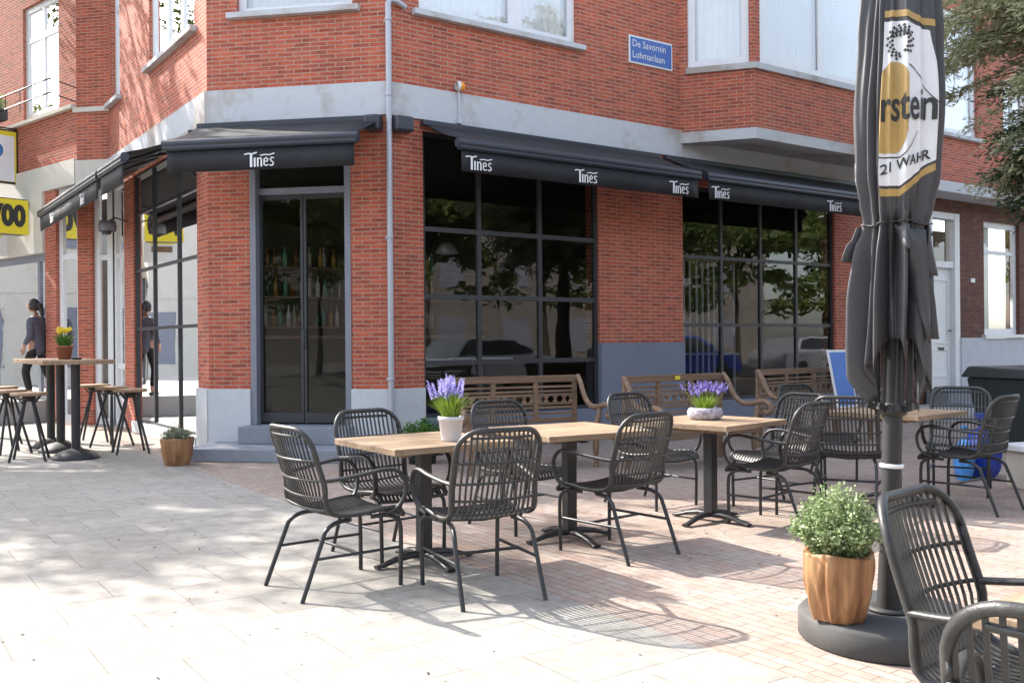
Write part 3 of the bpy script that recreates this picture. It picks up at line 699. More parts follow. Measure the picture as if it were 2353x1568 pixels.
# the sign's broad face looks back down the street towards the cafe terrace
cS = FR_A.p(1.715, 0, 0); exS = -FR_A.n; eyS = Vector((0, 0, 1))
m = MB(); m.hexa([FR_A.p(1.70, .80, 3.36), FR_A.p(1.70, .08, 3.36), FR_A.p(1.715, .08, 3.36), FR_A.p(1.715, .80, 3.36), FR_A.p(1.70, .80, 3.98), FR_A.p(1.70, .08, 3.98), FR_A.p(1.715, .08, 3.98), FR_A.p(1.715, .80, 3.98)]); m.build('yellow_panel', M['yellow'], ys)
m = MB(); flat_text(m, '700', FR_A.p(1.695, .44, 3.52), exS, eyS, .50, 'CENTER', .8, .03); m.build('characters', M['print_black'], ys)
# framed advert at the extreme left
ad = empty('framed_sign', BW, ANG); tag(ad, 'framed white and yellow advert sign hanging high at the far left edge', 'sign')
m = MB(); m.obox(FR_A.p(2.35, .42, 4.85), FR_A.n * .42, FR_A.d * .05, Vector((0, 0, .50))); m.build('frame', M['black'], ad, bevel=.02)
m = MB(); m.obox(FR_A.p(2.298, .42, 4.85), FR_A.n * .385, FR_A.d * .003, Vector((0, 0, .465))); m.build('yellow_border', M['yellow'], ad)
m = MB(); m.obox(FR_A.p(2.293, .42, 4.81), FR_A.n * .35, FR_A.d * .003, Vector((0, 0, .42))); m.build('white_field', M['letter'], ad)
m = MB(); m.lathe([(0, 0), (.15, 0), (.15, .004), (0, .004)], 20); m.tf(Matrix.Translation(FR_A.p(2.288, .42, 4.95)) @ FR_A.d.to_track_quat('Z', 'Y').to_matrix().to_4x4() @ Matrix.Translation((0, 0, -.004))); m.build('emblem', M['lightblue'], ad)
m = MB(); m.tube([FR_A.p(2.35, 0, 5.38), FR_A.p(2.35, .95, 5.38)], .015, 6); m.tube([FR_A.p(2.35, .3, 5.38), FR_A.p(2.35, .3, 5.34)], .01, 6); m.build('bracket', M['black'], ad)
# pale disc sign by the shop (left edge)
dsn = empty('disc_sign', BW, ANG); tag(dsn, 'pale shop sign with a yellow and brown emblem at the left edge', 'sign')
m = MB(); m.obox(FR_A.p(2.70, .40, 3.40), FR_A.n * .38, FR_A.d * .03, Vector((0, 0, .38))); m.build('panel', M['letter'], dsn, bevel=.02)
m = MB(); m.obox(FR_A.p(2.665, .40, 3.50), FR_A.n * .25, FR_A.d * .003, Vector((0, 0, .10))); m.build('yellow_mark', M['yellow'], dsn)
m = MB(); m.obox(FR_A.p(2.665, .40, 3.30), FR_A.n * .20, FR_A.d * .003, Vector((0, 0, .06))); m.build('brown_mark', M['teak'], dsn)

# cream house across the side street, seen mirrored in the left window
ch = empty('cream_house', (-24, 26, 0), R(90)); tag(ch, 'cream rendered house across the side street, mirrored in the left window', 'building')
m = MB(); m.box(-22, 22, 0, .3, 0, 3.1); m.box(-22, 22, .02, .3, 3.3, 9); m.build('wall', M['cream'], ch)
m = MB(); m.box(-22, 22, -.02, .3, 3.1, 3.3); m.build('band', M['cream'], ch)
for x in range(-20, 22, 3):
    m = MB(); m.box(x - .7, x + .7, -.02, .01, 4.6, 6.8); m.build('window', M['greyframe'], ch)
    m = MB(); m.box(x - .9, x + .9, -.02, -.01, .6, 2.6); m.build('window', M['greyframe'], ch)
m = MB(); m.box(-2, 1.5, -.12, -.05, 3.35, 4.1); m.build('yellow_fascia', M['yellow'], ch)

# ------------------------------------------------------------------ right house
rh = empty('brown_brick_house', BW, ANG); tag(rh, 'brown brick house with white door and white plinth right of the parasol', 'building')
wl = MB()
wallparts(wl, FR_R, [(9.6, 11.45, 0, 4.1), (11.45, 12.55, 3.78, 4.1), (12.55, 13.45, 1.36, 4.1), (13.45, 14.85, 3.72, 4.1), (14.85, 18.5, 1.36, 4.1)])
wl.build('wall', M['brown_brick'], rh, uv=True)
wl = MB()
wallparts(wl, FR_R, [(9.8, 11.7, 4.1, TOP), (11.7, 13.25, 4.1, 5.32), (11.7, 13.25, 7.75, TOP), (13.25, 14.25, 4.1, TOP), (14.25, 15.2, 4.1, 5.3), (14.25, 15.2, 6.6, TOP), (15.2, 18.5, 4.1, TOP)])
wl.build('upper_wall', M['brick'], rh, uv=True)
m = MB(); FR_R.box(m, 12.55, 13.45, -.3, .04, 0, 1.36); FR_R.box(m, 13.45, 14.85, -.3, .04, 0, 1.34); FR_R.box(m, 14.85, 18.5, -.3, .04, 0, 1.36); m.build('white_plinth', M['whitewall'], rh)
m = MB(); FR_R.box(m, 9.9, 18.5, -.1, .55, 4.04, 4.24); m.build('canopy', M['concrete'], rh, bevel=.01)
window(rh, FR_R, 11.7, 13.25, 5.32, 7.75, (), (), .13, .1, 'white', 'glass_up', -.06, 'full', sill='concrete')
window(rh, FR_R, 14.25, 15.2, 5.3, 6.6, (14.7,), (), .10, .08, 'white', 'glass_up', -.06, 'full', sill='concrete')
window(rh, FR_R, 13.45, 14.85, 1.42, 3.72, (), (3.1,), .12, .08, 'white', 'glass', -.08, [(13.5, 14.0)], sill='white')
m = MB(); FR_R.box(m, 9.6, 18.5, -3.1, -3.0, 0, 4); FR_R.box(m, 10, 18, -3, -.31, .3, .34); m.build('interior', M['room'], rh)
# white front door
m = MB(); FR_R.box(m, 11.45, 11.62, -.18, .01, .40, 3.78); FR_R.box(m, 12.38, 12.55, -.18, .01, .40, 3.78); FR_R.box(m, 11.62, 12.38, -.18, 0, 3.66, 3.78); FR_R.box(m, 11.62, 12.38, -.16, -.02, 2.72, 2.84); m.build('door_frame', M['white'], rh)
m = MB(); FR_R.box(m, 11.62, 12.38, -.15, -.09, .42, 2.72)
for z0, z1 in ((.6, 1.15), (1.25, 2.5)):
    FR_R.box(m, 11.72, 12.28, -.089, -.075, z0, z0 + .04); FR_R.box(m, 11.72, 12.28, -.089, -.075, z1 - .04, z1)
    FR_R.box(m, 11.72, 11.76, -.089, -.075, z0 + .04, z1 - .04); FR_R.box(m, 12.24, 12.28, -.089, -.075, z0 + .04, z1 - .04)
do = m.build('door', M['white'], rh, bevel=.004)
m = MB(); m.tube([FR_R.p(12.31, -.09, 1.50), FR_R.p(12.31, -.04, 1.50), FR_R.p(12.22, -.04, 1.50)], .014, 8); m.box(0, 0, 0, 0, 0, 0); m.build('handle', M['black'], do)
m = MB(); FR_R.box(m, 11.92, 12.12, -.089, -.07, 1.12, 1.18); m.build('letter_slot', M['black'], do)
m = MB(); P = FR_R.p; m.poly([P(11.62, -.1, 2.84), P(12.38, -.1, 2.84), P(12.38, -.1, 3.66), P(11.62, -.1, 3.66)]); m.build('fanlight', M['glass'], rh)
m = MB(); FR_R.box(m, 11.3, 12.7, .041, .50, 0, .38); FR_R.box(m, 11.2, 12.8, .501, .95, 0, .18); m.build('door_step', M['bluestone'], rh, bevel=.01)
o = MB(); FR_R.box(o, 12.95, 13.10, .001, .012, 2.46, 2.54); o.build('number_plate', M['white'], rh)
ln = empty('wall_lantern', BW, ANG); tag(ln, 'small black wall lantern beside the white front door', 'lantern')
m = MB(); c = FR_R.p(11.2, .16, 3.05)
m.lathe([(.0, -.02), (.06, 0), (.09, .24), (.10, .25), (.0, .36)], 6, c, smooth=False); m.tube([FR_R.p(11.2, 0, 3.40), FR_R.p(11.2, .16, 3.46), FR_R.p(11.2, .16, 3.38)], .012, 6); m.build('housing', M['black'], ln)
m = MB(); m.lathe([(.066, .03), (.088, .20)], 6, c, smooth=False); m.build('glass', M['letter'], ln)
# pavement strip and kerb in front of it
m = MB()
a, b_, c_, d_ = loc2w(9.0, -1.9), loc2w(30, -1.9), loc2w(30, -.045), loc2w(9.0, -.045)
m.hexa([a, b_, c_, d_] + [p + Vector((0, 0, .12)) for p in (a, b_, c_, d_)]); struct(m.build('kerb_pavement', M['lightpave'], bevel=.01))

# ------------------------------------------------------------------ far side of the street on the right (mirrored in the cafe windows)
M['dull'] = concrete('dull_render', (.20, .18, .16), (.13, .12, .11), .45, .7)
fh = empty('reflection_houses', loc2w(4, -31), ANG); tag(fh, 'row of brick houses across the street, only mirrored in the windows', 'building')
m = MB(); m.box(-30, 40, -.3, 0, 0, 8); m.build('wall', M['dull'], fh)
fh2 = empty('reflection_houses', (0, -30, 0), R(5)); tag(fh2, 'unseen house row added far behind the camera to darken the glass door reflection', 'building')  # added out of view to darken what the door glass reflects
m = MB(); m.box(-60, 10, -.3, 0, 0, 9); m.build('wall', M['dull'], fh2)
for x in range(-28, 40, 4):
    m = MB(); m.box(x - .8, x + .8, .01, .04, .8, 2.6); m.build('window', M['greyframe'], fh)
    m = MB(); m.box(x - .8, x + .8, .01, .04, 4.2, 6.2); m.build('window', M['greyframe'], fh)
def car(loc, rz, mat, label):
    r = empty('parked_car', loc, rz); tag(r, label, 'car', 'cars parked across the street')
    prof = [(-2.1, .35), (-2.15, .7), (-2.0, .92), (-1.7, .98), (-1.2, 1.42), (.35, 1.45), (1.05, 1.0), (1.95, .86), (2.12, .6), (2.1, .35)]
    m = MB(); L = [(x, -.86 + (.12 if z > 1.2 else 0), z) for x, z in prof]; Rr = [(x, .86 - (.12 if z > 1.2 else 0), z) for x, z in prof]; n = len(prof)
    m.raw(L + Rr, [(i, i + 1, n + i + 1, n + i) for i in range(n - 1)] + [(n - 1, 0, n, 2 * n - 1)] + [tuple(range(n))[::-1], tuple(range(n, 2 * n))]); m.build('body', mat, r, bevel=.06)
    for s_ in (-1, 1):
        m = MB(); y = s_ * .80; m.poly([(-1.45, s_ * .868, 1.02), (.85, s_ * .868, 1.02), (.3, s_ * .76, 1.38), (-1.1, s_ * .76, 1.38)]); m.build('side_window', M['black'], r)
        for x in (-1.3, 1.3):
            m = MB(); m.lathe([(0, -.1), (.2, -.1), (.31, -.09), (.31, .09), (.2, .1), (0, .1)], 18); m.tf(Matrix.Translation((x, s_ * .80, .31)) @ Matrix.Rotation(R(90), 4, 'X')); m.build('wheel', M['rubber'], r)
    return r
car(loc2w(9, -11.2), ANG, M['white'], 'white car parked across the street, mirrored in the first window')
car(loc2w(16.0, -11.2), ANG, M['blue_bag'], 'blue car parked across the street, mirrored in the window')
car(loc2w(22.5, -11.2), ANG, M['lightgrey'], 'silver car parked across the street, mirrored in the second window')

def tree(name, loc, label, cat, H, crown_c, crown_r, nleaf, size, mat, trunk_r=.16, nb=14, droop=0, group=None, clumps=70, shell=.3, bias=None):
    r = empty(name, loc); tag(r, label, cat, group)
    cc = Vector(crown_c); base = Vector((0, 0, 0)); m = MB()
    top = cc + Vector((0, 0, crown_r[2] * .5)); mid = Vector((cc.x * .35, cc.y * .35, cc.z * .5))
    m.tube(catmull([base, mid * .5, mid, cc * .85, top], 4), [trunk_r * (1 - .85 * i / 16) for i in range(17)], 9)
    ends = []
    for i in range(nb):
        a = random.uniform(0, 2 * pi); el = random.uniform(-.2, .9)
        e = cc + Vector((cos(a) * crown_r[0] * cos(el), sin(a) * crown_r[1] * cos(el), sin(el) * crown_r[2])) * random.uniform(.6, .95)
        s_ = mid.lerp(cc, random.uniform(.2, 1.1)); k = s_.lerp(e, .5) + Vector((0, 0, random.uniform(.1, .5)))
        m.tube(catmull([s_, k, e], 4), [trunk_r * .38 * (1 - .9 * j / 8) for j in range(9)], 6); ends.append(e)
        for _ in range(4):
            t = random.uniform(.3, 1); q = s_.lerp(e, t); q2 = q + Vector((random.uniform(-1, 1), random.uniform(-1, 1), random.uniform(-.3, .7))) * crown_r[0] * .3
            m.tube([q, q2], [trunk_r * .10, .008], 5); ends.append(q2)
    m.build('trunk', M['bark'], r)
    m = MB(); per = nleaf // clumps
    for i in range(clumps):
        e = random.choice(ends) if random.random() < .75 else cc + Vector((random.uniform(-1, 1) * crown_r[0], random.uniform(-1, 1) * crown_r[1], random.uniform(-1, 1) * crown_r[2])) * .7
        rr = random.uniform(.25, .5) * crown_r[0] * .55
        leafclump(m, e + Vector((random.gauss(0, .15), random.gauss(0, .15), -droop * random.random())), (rr, rr, rr * (.55 + droop)), per, size, shell=shell)
    m.build('crown', M[mat], r)
    return r
TG = 'street trees round the terrace'
tree('plane_tree', (-12.3, 13.9, 0), 'street tree left of the terrace, throwing dappled shade', 'tree', 9, (.5, .6, 8.2), (3.6, 3.3, 2.0), 19000, .09, 'leaf_tree', .20, 46, group=TG, clumps=170)
tree('plane_tree', (-11.6, 16.4, 0), 'street tree further down the side street, beyond the left edge', 'tree', 10, (1.6, .3, 9.9), (2.6, 2.4, 1.8), 4200, .075, 'leaf_tree', .15, 18, group=TG, clumps=60)
for i, (x, y, s_) in enumerate(((8.5, -13.6, 1.1), (13, -14, 1.15), (17.5, -13.6, 1.15), (22, -14, 1.2), (27, -13.7, 1.2), (33, -14, 1.3), (40, -12, 1.5), (48, -9, 1.6), (2, -19, 1.3), (-6, -17, 1.2), (-12, -22, 1.3))):
    tree('reflection_tree', loc2w(x, y), 'leafy street tree across the road, mirrored in the cafe windows', 'tree', 7, (0, 0, 4.4 * s_), (3.0 * s_, 3.0 * s_, 3.3 * s_), 7500, .17, 'leaf_mirror', .16, 14, group='trees mirrored in the windows', clumps=80, shell=.1)

for (x, y, s_) in ((-9.5, -4, 1.1), (-13.5, -9, 1.2), (-18, -14, 1.3), (-15, -2, 1.2), (-23, -9, 1.4), (-8, -14, 1.2)):  # unseen trees added behind the camera so the door reflects something dark
    tree('reflection_tree', (x, y, 0), 'added unseen tree behind the viewer, darkening the reflection in the glass door', 'tree', 7, (0, 0, 4.4 * s_), (3.0 * s_, 3.0 * s_, 3.3 * s_), 7500, .17, 'leaf_mirror', .16, 14, group='trees added to darken the glass door reflection', clumps=80, shell=.1)

# conifer at the right edge
r = empty('conifer_tree', (7.2, 11.2, 0)); tag(r, 'feathery conifer with sunlit pale colour on its upper sprays, at the right edge', 'tree')
m = MB(); m.tube([(0, 0, 0), (.05, 0, 3), (0, 0, 8)], [.17, .13, .04], 9)
lf = MB(); dk = MB()
for i in range(270):
    z = random.uniform(3.0, 7.8); a = random.uniform(0, 2 * pi)
    if random.random() < .55: a = random.uniform(2.6, 4.4)
    L = (2.4 if z > 4.3 else 1.75 if z > 3.6 else 1.45) * random.uniform(.55, 1.0)
    p0 = Vector((0, 0, z)); e = Vector((cos(a) * L, sin(a) * L, z + random.uniform(-.5, .25))); k = p0.lerp(e, .5) + Vector((0, 0, .22))
    path = catmull([p0, k, e], 6); m.tube(path, [.016 * (1 - .85 * j / 12) for j in range(13)], 4)
    tgt = lf if z > 4.1 or random.random() < .25 else dk  # upper sprays take the sunlit pale colour, most lower ones the dark
    for j in range(3, 13):
        q = path[j]
        for _ in range(7):
            d = Vector((random.gauss(0, .5) + cos(a) * .6, random.gauss(0, .5) + sin(a) * .6, random.uniform(-.9, .1))).normalized(); ln_ = random.uniform(.14, .34)
            for t in range(7):
                b_ = q + d * ln_ * t / 6; s_ = random.uniform(.028, .055)
                a1 = (d + Vector((random.gauss(0, .6), random.gauss(0, .6), random.gauss(0, .5)))).normalized(); b1 = a1.orthogonal().normalized() * s_ * .33
                tgt.poly([b_, b_ + a1 * s_ + b1, b_ + a1 * s_ * 2, b_ + a1 * s_ - b1])
m.build('trunk', M['bark'], r); lf.build('crown', M['leaf_sunlit'], r); dk.build('lower_crown', M['leaf_dark'], r)

# ------------------------------------------------------------------ chairs
def chair_proto():
    root = empty('rattan_chair')
    prof = catmull([(0, -.345, .905), (0, -.318, .80), (0, -.277, .67), (0, -.232, .545), (0, -.188, .455), (0, -.115, .418), (0, .02, .412), (0, .15, .425), (0, .24, .425), (0, .285, .385)], 5)
    prof = [(p.y, p.z) for p in prof]
    HW = .243
    def shell(x, y, z, i, n):
        t = min(1, max(0, (z - .45) / .15)); q = (x / HW) ** 2
        return (x, y + .055 * q * t, z + .016 * q * (1 - t))
    n = len(prof)
    iback = 20
    def topz(x):
        ax = abs(x); return .905 if ax < .125 else .785 + math.sqrt(max(0, .118 ** 2 - (ax - .125) ** 2)) * (.12 / .118)
    # woven strips of the back and the seat
    bk = MB(); st = MB(); ns = 17
    for k in range(ns):
        x = -HW + .014 + (2 * HW - .028) * k / (ns - 1); tz = topz(x)
        pts = [(x,) + p for p in prof]
        P = [Vector(shell(x, y, z, 0, 0)) for (_, y, z) in pts]
        Pb = [p for p, (_, y, z) in zip(P, pts) if z <= tz + .004 or y > 0][:]
        b = [p for p in Pb if p.y < -.10 and p.z > .415]
        f = [p for p in Pb if not (p.y < -.12 and p.z > .425)]
        bk.tube(b, [(.0078, .0045)] * len(b), 4, flat=(1, 0, 0)); st.tube(f, [(.0108, .0045)] * len(f), 4, flat=(1, 0, 0))
    # horizontal bands behind the back
    def prof_at(z):
        for (y0, z0), (y1, z1) in zip(prof[:-1], prof[1:]):
            if z1 <= z <= z0: return y0 + (y1 - y0) * (z0 - z) / (z0 - z1 + 1e-9)
        return prof[0][0]
    for z in (.735, .625, .53, .455):
        pts = []
        for i in range(13):
            x = -HW + 2 * HW * i / 12; y = prof_at(z); X = shell(x, y, z, 0, 0); pts.append((X[0], X[1] - .011, X[2]))
        bk.tube(pts, .0075, 6)
    # narrow weave strip just under the top rim
    bk.tube([shell(x, prof_at(.865), .865, 0, 0) for x in [-.17 + .34 * i / 12 for i in range(13)]], (.0085), 5)
    # rim
    rim = []
    for z in [.455 + .033 * i for i in range(11)]: rim.append(shell(-HW, prof_at(z), z, 0, 0))
    for i in range(0, 9):
        a = pi - (pi / 2) * i / 8; x = -.125 + .118 * cos(a); z = .785 + .12 * sin(a); rim.append(shell(x, prof_at(z), z, 0, 0))
    rim2 = [(-x, y, z) for x, y, z in rim[::-1]]
    bk.tube(rim + rim2, .0145, 8)
    bk.build('backrest', M['chair'], root)
    # seat rim
    sr = [shell(-HW, y, z, 0, 0) for y, z in prof if z < .47 or y > -.19]
    edge = sr + [(-x, y, z) for x, y, z in sr[::-1]]
    st.tube(sr, .013, 6); st.tube([(-x, y, z) for x, y, z in sr], .013, 6); st.tube([(-HW, .285, .395), (0, .288, .382), (HW, .285, .395)], .012, 6)
    for y, z in ((-.05, .402), (.08, .405), (.20, .415)): st.tube([(-HW, y, z + .012), (0, y, z - .006), (HW, y, z + .012)], .007, 5)
    st.build('seat', M['chair'], root)
    for s_ in (-1, 1):
        a = MB(); pts = catmull([(.243, -.205, .625), (.262, -.12, .632), (.285, .02, .650), (.290, .14, .665), (.288, .225, .648), (.283, .275, .585), (.272, .272, .500), (.255, .235, .440), (.238, .17, .415)], 5)
        a.tube([(s_ * p.x, p.y, p.z) for p in pts], [(.016, .0115)] * len(pts), 8, flat=(1, 0, 0)); a.build('armrest', M['chair'], root)
        l = MB(); pts = catmull([(.20, .10, .398), (.225, .19, .40), (.233, .245, .375), (.235, .27, .31), (.23, .27, 0.0)], 5); l.tube([(s_ * p.x, p.y, p.z) for p in pts], .0125, 8); l.build('leg', M['chairleg'], root)
        l = MB(); pts = catmull([(.19, -.02, .395), (.208, -.12, .39), (.222, -.185, .355), (.228, -.215, .29), (.235, -.33, 0)], 5); l.tube([(s_ * p.x, p.y, p.z) for p in pts], .0125, 8); l.build('leg', M['chairleg'], root)
    b = MB()
    for s_ in (-1, 1): b.tube([(s_ * .230, -.245, .215), (s_ * .232, .27, .215)], .009, 6)
    b.tube([(-.23, .0, .215), (.23, .0, .215)], .009, 6)
    b.build('stretcher', M['chairleg'], root)
    return root
CG = 'black rattan armchairs on the terrace'
chairs = [
 (-.991, 5.384, 37.7, 'black rattan chair at the far left of the terrace, seen side-on, facing the first table'),
 (-.793, 6.142, -50.4, 'black rattan chair tucked behind the table with the white pot, its front facing us'),
 (-.188, 5.218, 115.7, 'black rattan chair in the front middle, back turned, at the table with the white pot'),
 (.05, 7.02, -55, 'black rattan chair behind the middle table, between the table and the first bench'),
 (.657, 6.168, 130.8, 'black rattan chair with its back turned at the right of the middle table'),
 (1.16, 7.95, -53, 'black rattan chair behind the third table in front of the middle bench'),
 (1.95, 7.05, 136, 'black rattan chair with its back turned right of the low lavender bowl table'),
 (2.15, 7.75, -148, 'black rattan chair behind the right corner of the low lavender bowl table, facing left'),
 (2.95, 9.25, -62, 'small dark chair back farthest away, in front of the third bench'),
 (2.72, 7.72, 63, 'black rattan chair immediately left of the parasol pole, facing away'),
 (3.95, 8.45, -118, 'black rattan chair facing us in front of the dark bin'),
 (3.64, 7.64, 130, 'black rattan chair with its back turned at the right edge, near the blue bag'),
 (1.38, 2.58, -46, 'close black rattan chair at right behind the parasol base, facing right'),
 (1.13, 1.79, 54, 'closest black rattan chair, cut off by the bottom right corner'),
]
cp = chair_proto()
for i, (x, y, h_, lab) in enumerate(chairs):
    if i == 0:
        c = cp; c.location = (x, y, 0); c.rotation_euler = (0, 0, R(h_ - 90)); tag(c, lab, 'chair', CG)
        for ch in kids(c): pass
    else:
        c = dup(cp, (x, y, 0), R(h_ - 90), lab, CG)

# ------------------------------------------------------------------ tables
def table_proto(s=.82):
    r = empty('cafe_table'); t = MB(); n = 5; w_ = s / n
    for i in range(n):
        y0 = -s / 2 + i * w_; t.box(-s / 2 + .045, s / 2 - .045, y0 + .0012, y0 + w_ - .0012, .722, .760)
    t.box(-s / 2, -s / 2 + .044, -s / 2, s / 2, .721, .7605); t.box(s / 2 - .044, s / 2, -s / 2, s / 2, .721, .7605)
    t.box(-s * .34, -s * .26, -s * .3, s * .3, .690, .7205); t.box(s * .26, s * .34, -s * .3, s * .3, .690, .7205)
    t.build('tabletop', M['tabletop'], r, bevel=.004)
    p = MB(); p.box(-.038, .038, -.038, .038, .05, .69); p.obox((0, 0, .684), (.20, 0, 0), (0, .03, 0), (0, 0, .005)); p.obox((0, 0, .684), (.03, 0, 0), (0, .20, 0), (0, 0, .0045)); p.build('column', M['black'], r, bevel=.004)
    f = MB()
    for a in (0, 90, 180, 270):
        a = R(a + 0); pts = [(cos(a) * q, sin(a) * q, z) for q, z in ((.0, .055), (.10, .060), (.20, .045), (.28, .022), (.33, .014))]
        f.tube(pts, [(.034, .022), (.034, .022), (.030, .018), (.026, .013), (.034, .012)], 8, flat=(-sin(a), cos(a), 0))
    f.build('foot', M['black'], r)
    return r
TB = 'square wooden cafe tables'
tp = table_proto(); tp.location = (-.552, 5.90, 0); tp.rotation_euler = (0, 0, R(34.5)); tag(tp, 'square wooden table on a black foot carrying the tall white lavender pot', 'table', TB)
dup(tp, (.385, 6.55, 0), R(29.6), 'empty square wooden table in the middle of the terrace', TB)
dup(tp, (1.482, 7.175, 0), R(44.8), 'square wooden table carrying the low lavender bowl', TB)
t4 = dup(tp, (3.17, 7.92, 0), R(40), 'square wooden table behind the parasol pole', TB)
dup(tp, (1.58, 2.05, 0), R(40), 'close wooden table corner at the right edge beside the near chairs', TB)

# ------------------------------------------------------------------ teak benches
def bench_proto(L=1.55):
    r = empty('teak_bench'); h = .98; a = L / 2
    b = MB()   # x along the length, -y front
    b.box(-a, a, -.02, .025, h - .075, h); b.box(-a, a, -.018, .022, h - .52, h - .47)
    for x in (-a, -a / 3 - .025, a / 3 - .025, a - .055): b.box(x, x + .055, -.016, .020, h - .47, h - .075)
    for k in range(3):
        x0 = -a + .055 + k * (2 * a / 3) - (.0 if k == 0 else .025); x1 = -a + (k + 1) * 2 * a / 3 - .028 if k < 2 else a - .055
        for z in (h - .125, h - .175, h - .355, h - .42): b.box(x0, x1, -.010, .014, z - .013, z + .013)
        zc = h - .265; b.box(x0, x1, -.012, .016, zc + .035, zc + .062); b.box(x0, x1, -.012, .016, zc - .062, zc - .035)
        xm = (x0 + x1) / 2; wv = (x1 - x0)
        # pierced rail: small bow-tie cutouts between lens shapes
        for t in (-.46, -.26, 0, .26, .46):
            q = xm + t * wv; b.hexa([(q - .035, -.01, zc - .034), (q + .035, -.01, zc - .034), (q + .035, .013, zc - .034), (q - .035, .013, zc - .034), (q - .012, -.01, zc), (q + .012, -.01, zc), (q + .012, .013, zc), (q - .012, .013, zc)])
            b.hexa([(q - .012, -.01, zc + .0005), (q + .012, -.01, zc + .0005), (q + .012, .013, zc + .0005), (q - .012, .013, zc + .0005), (q - .035, -.01, zc + .034), (q + .035, -.01, zc + .034), (q + .035, .013, zc + .034), (q - .035, .013, zc + .034)])
    b.build('backrest', M['teak'], r, bevel=.004)
    s_ = MB()
    for k in range(7): y = -.06 - k * .07; s_.box(-a, a, y - .03, y + .03, .425, .448)
    s_.box(-a, a, -.55, -.525, .33, .42); s_.build('seat', M['teak'], r, bevel=.004)
    for sg_ in (-1, 1):
        m = MB(); x = sg_ * (a + .01)
        P = catmull([(x, -.01, h - .01), (x, -.08, h - .09), (x, -.16, h - .24), (x, -.26, h - .33), (x, -.40, h - .34), (x, -.52, h - .31), (x, -.61, h - .33), (x, -.645, h - .39), (x, -.60, h - .44), (x, -.55, h - .41)], 4)
        m.tube([(p.x + sg_ * max(0, -p.y - .1) * .12, p.y, p.z) for p in P], [(.028, .032)] * len(P), 8, flat=(1, 0, 0)); m.build('armrest', M['teak'], r)
        l = MB(); xx = sg_ * (a - .04); l.tube([(xx, -.50, 0), (xx, -.50, .12), (xx, -.50, .20), (xx, -.51, .42), (xx + sg_ * .04, -.52, h - .35)], [.032, .024, .036, .034, .026], 8); l.build('leg', M['teak'], r)
        l = MB(); l.box(xx - .03, xx + .03, -.02, .03, 0, h - .5); l.build('leg', M['teak'], r)
    return r
BN = 'teak benches along the cafe front'
bp_ = bench_proto(); bp_.location = (.02, 10.45, 0); bp_.rotation_euler = (0, 0, R(25)); tag(bp_, 'carved teak bench below the first cafe window, left of the slate plinth', 'bench', BN)
dup(bp_, (1.80, 10.6, 0), R(36.5), 'carved teak bench in front of the slate plinth, the middle one', BN)
b3_ = dup(bp_, (3.80, 12.63, 0), R(40), 'carved teak bench below the second cafe window, farthest right', BN); b3_.scale = (1.22, 1, 1)
o = MB(); o.box(-.04, .04, -.002, .0, -.02, .02); o = o.build('price_tag', M['yellow']); o.location = (1.83, 10.58, .945); o.rotation_euler = (0, 0, R(36.5)); tag(o, 'tiny yellow tag on the top rail of the middle bench', 'tag')

# ------------------------------------------------------------------ parasol
UX, UY = 1.70, 4.34
um = empty('closed_parasol', (UX, UY, 0), math.atan2(-UY, -UX)); tag(um, 'closed black parasol with white and gold crest on a round base', 'parasol')
# local +x points to the camera; phi>0 is the viewer's left -> use sign to flip
bs_ = MB(); bs_.lathe([(0, .0), (.385, .0), (.395, .012), (.395, .105), (.38, .122), (.33, .126), (0, .128)], 64); bs_.build('base', M['dusty'], um)
pl_ = MB(); pl_.tube([(0, 0, .12), (0, 0, .14), (0, 0, .30), (0, 0, .55), (0, 0, 3.4)], [.056, .055, .051, .044, .042], 16); pl_.lathe([(.056, 0), (.095, .0), (.095, .012), (.056, .016)], 20, (0, 0, .128)); pl_.build('pole', M['rubber'], um)
rg = MB(); rg.lathe([(.045, .0), (.052, .004), (.052, .016), (.045, .02)], 20, (0, 0, .775)); rg.build('white_ring', M['letter'], um)
hb = MB(); hb.lathe([(.044, 0), (.062, .008), (.062, .04), (.05, .055), (.044, .06)], 16, (0, 0, 1.01))
for k in range(8):
    a = 2 * pi * k / 8 + .2; hb.bar((cos(a) * .05, sin(a) * .05, 1.04), (cos(a) * .11, sin(a) * .11, 1.06), .014, .03)
hb.build('hub', M['rubber'], um)
for k in range(8):
    a = 2 * pi * k / 8 + .2; rb = MB(); rb.tube([(cos(a) * .075, sin(a) * .075, 1.06), (cos(a) * .085, sin(a) * .085, 1.9)], .009, 5); rb.build('rib', M['rubber'], um)
def urad(z):   # mean radius by height
    K = [(1.0, .165), (1.25, .165), (1.5, .16), (1.7, .15), (1.84, .142), (1.88, .138), (1.95, .150), (2.1, .172), (2.4, .182), (2.7, .168), (3.0, .150), (3.4, .08), (3.6, .04)]
    for (a, ra), (b, rb_) in zip(K[:-1], K[1:]):
        if z <= b: t = (z - a) / (b - a); t = max(0, t); t = t * t * (3 - 2 * t); return .89 * (ra + (rb_ - ra) * t)
    return .04
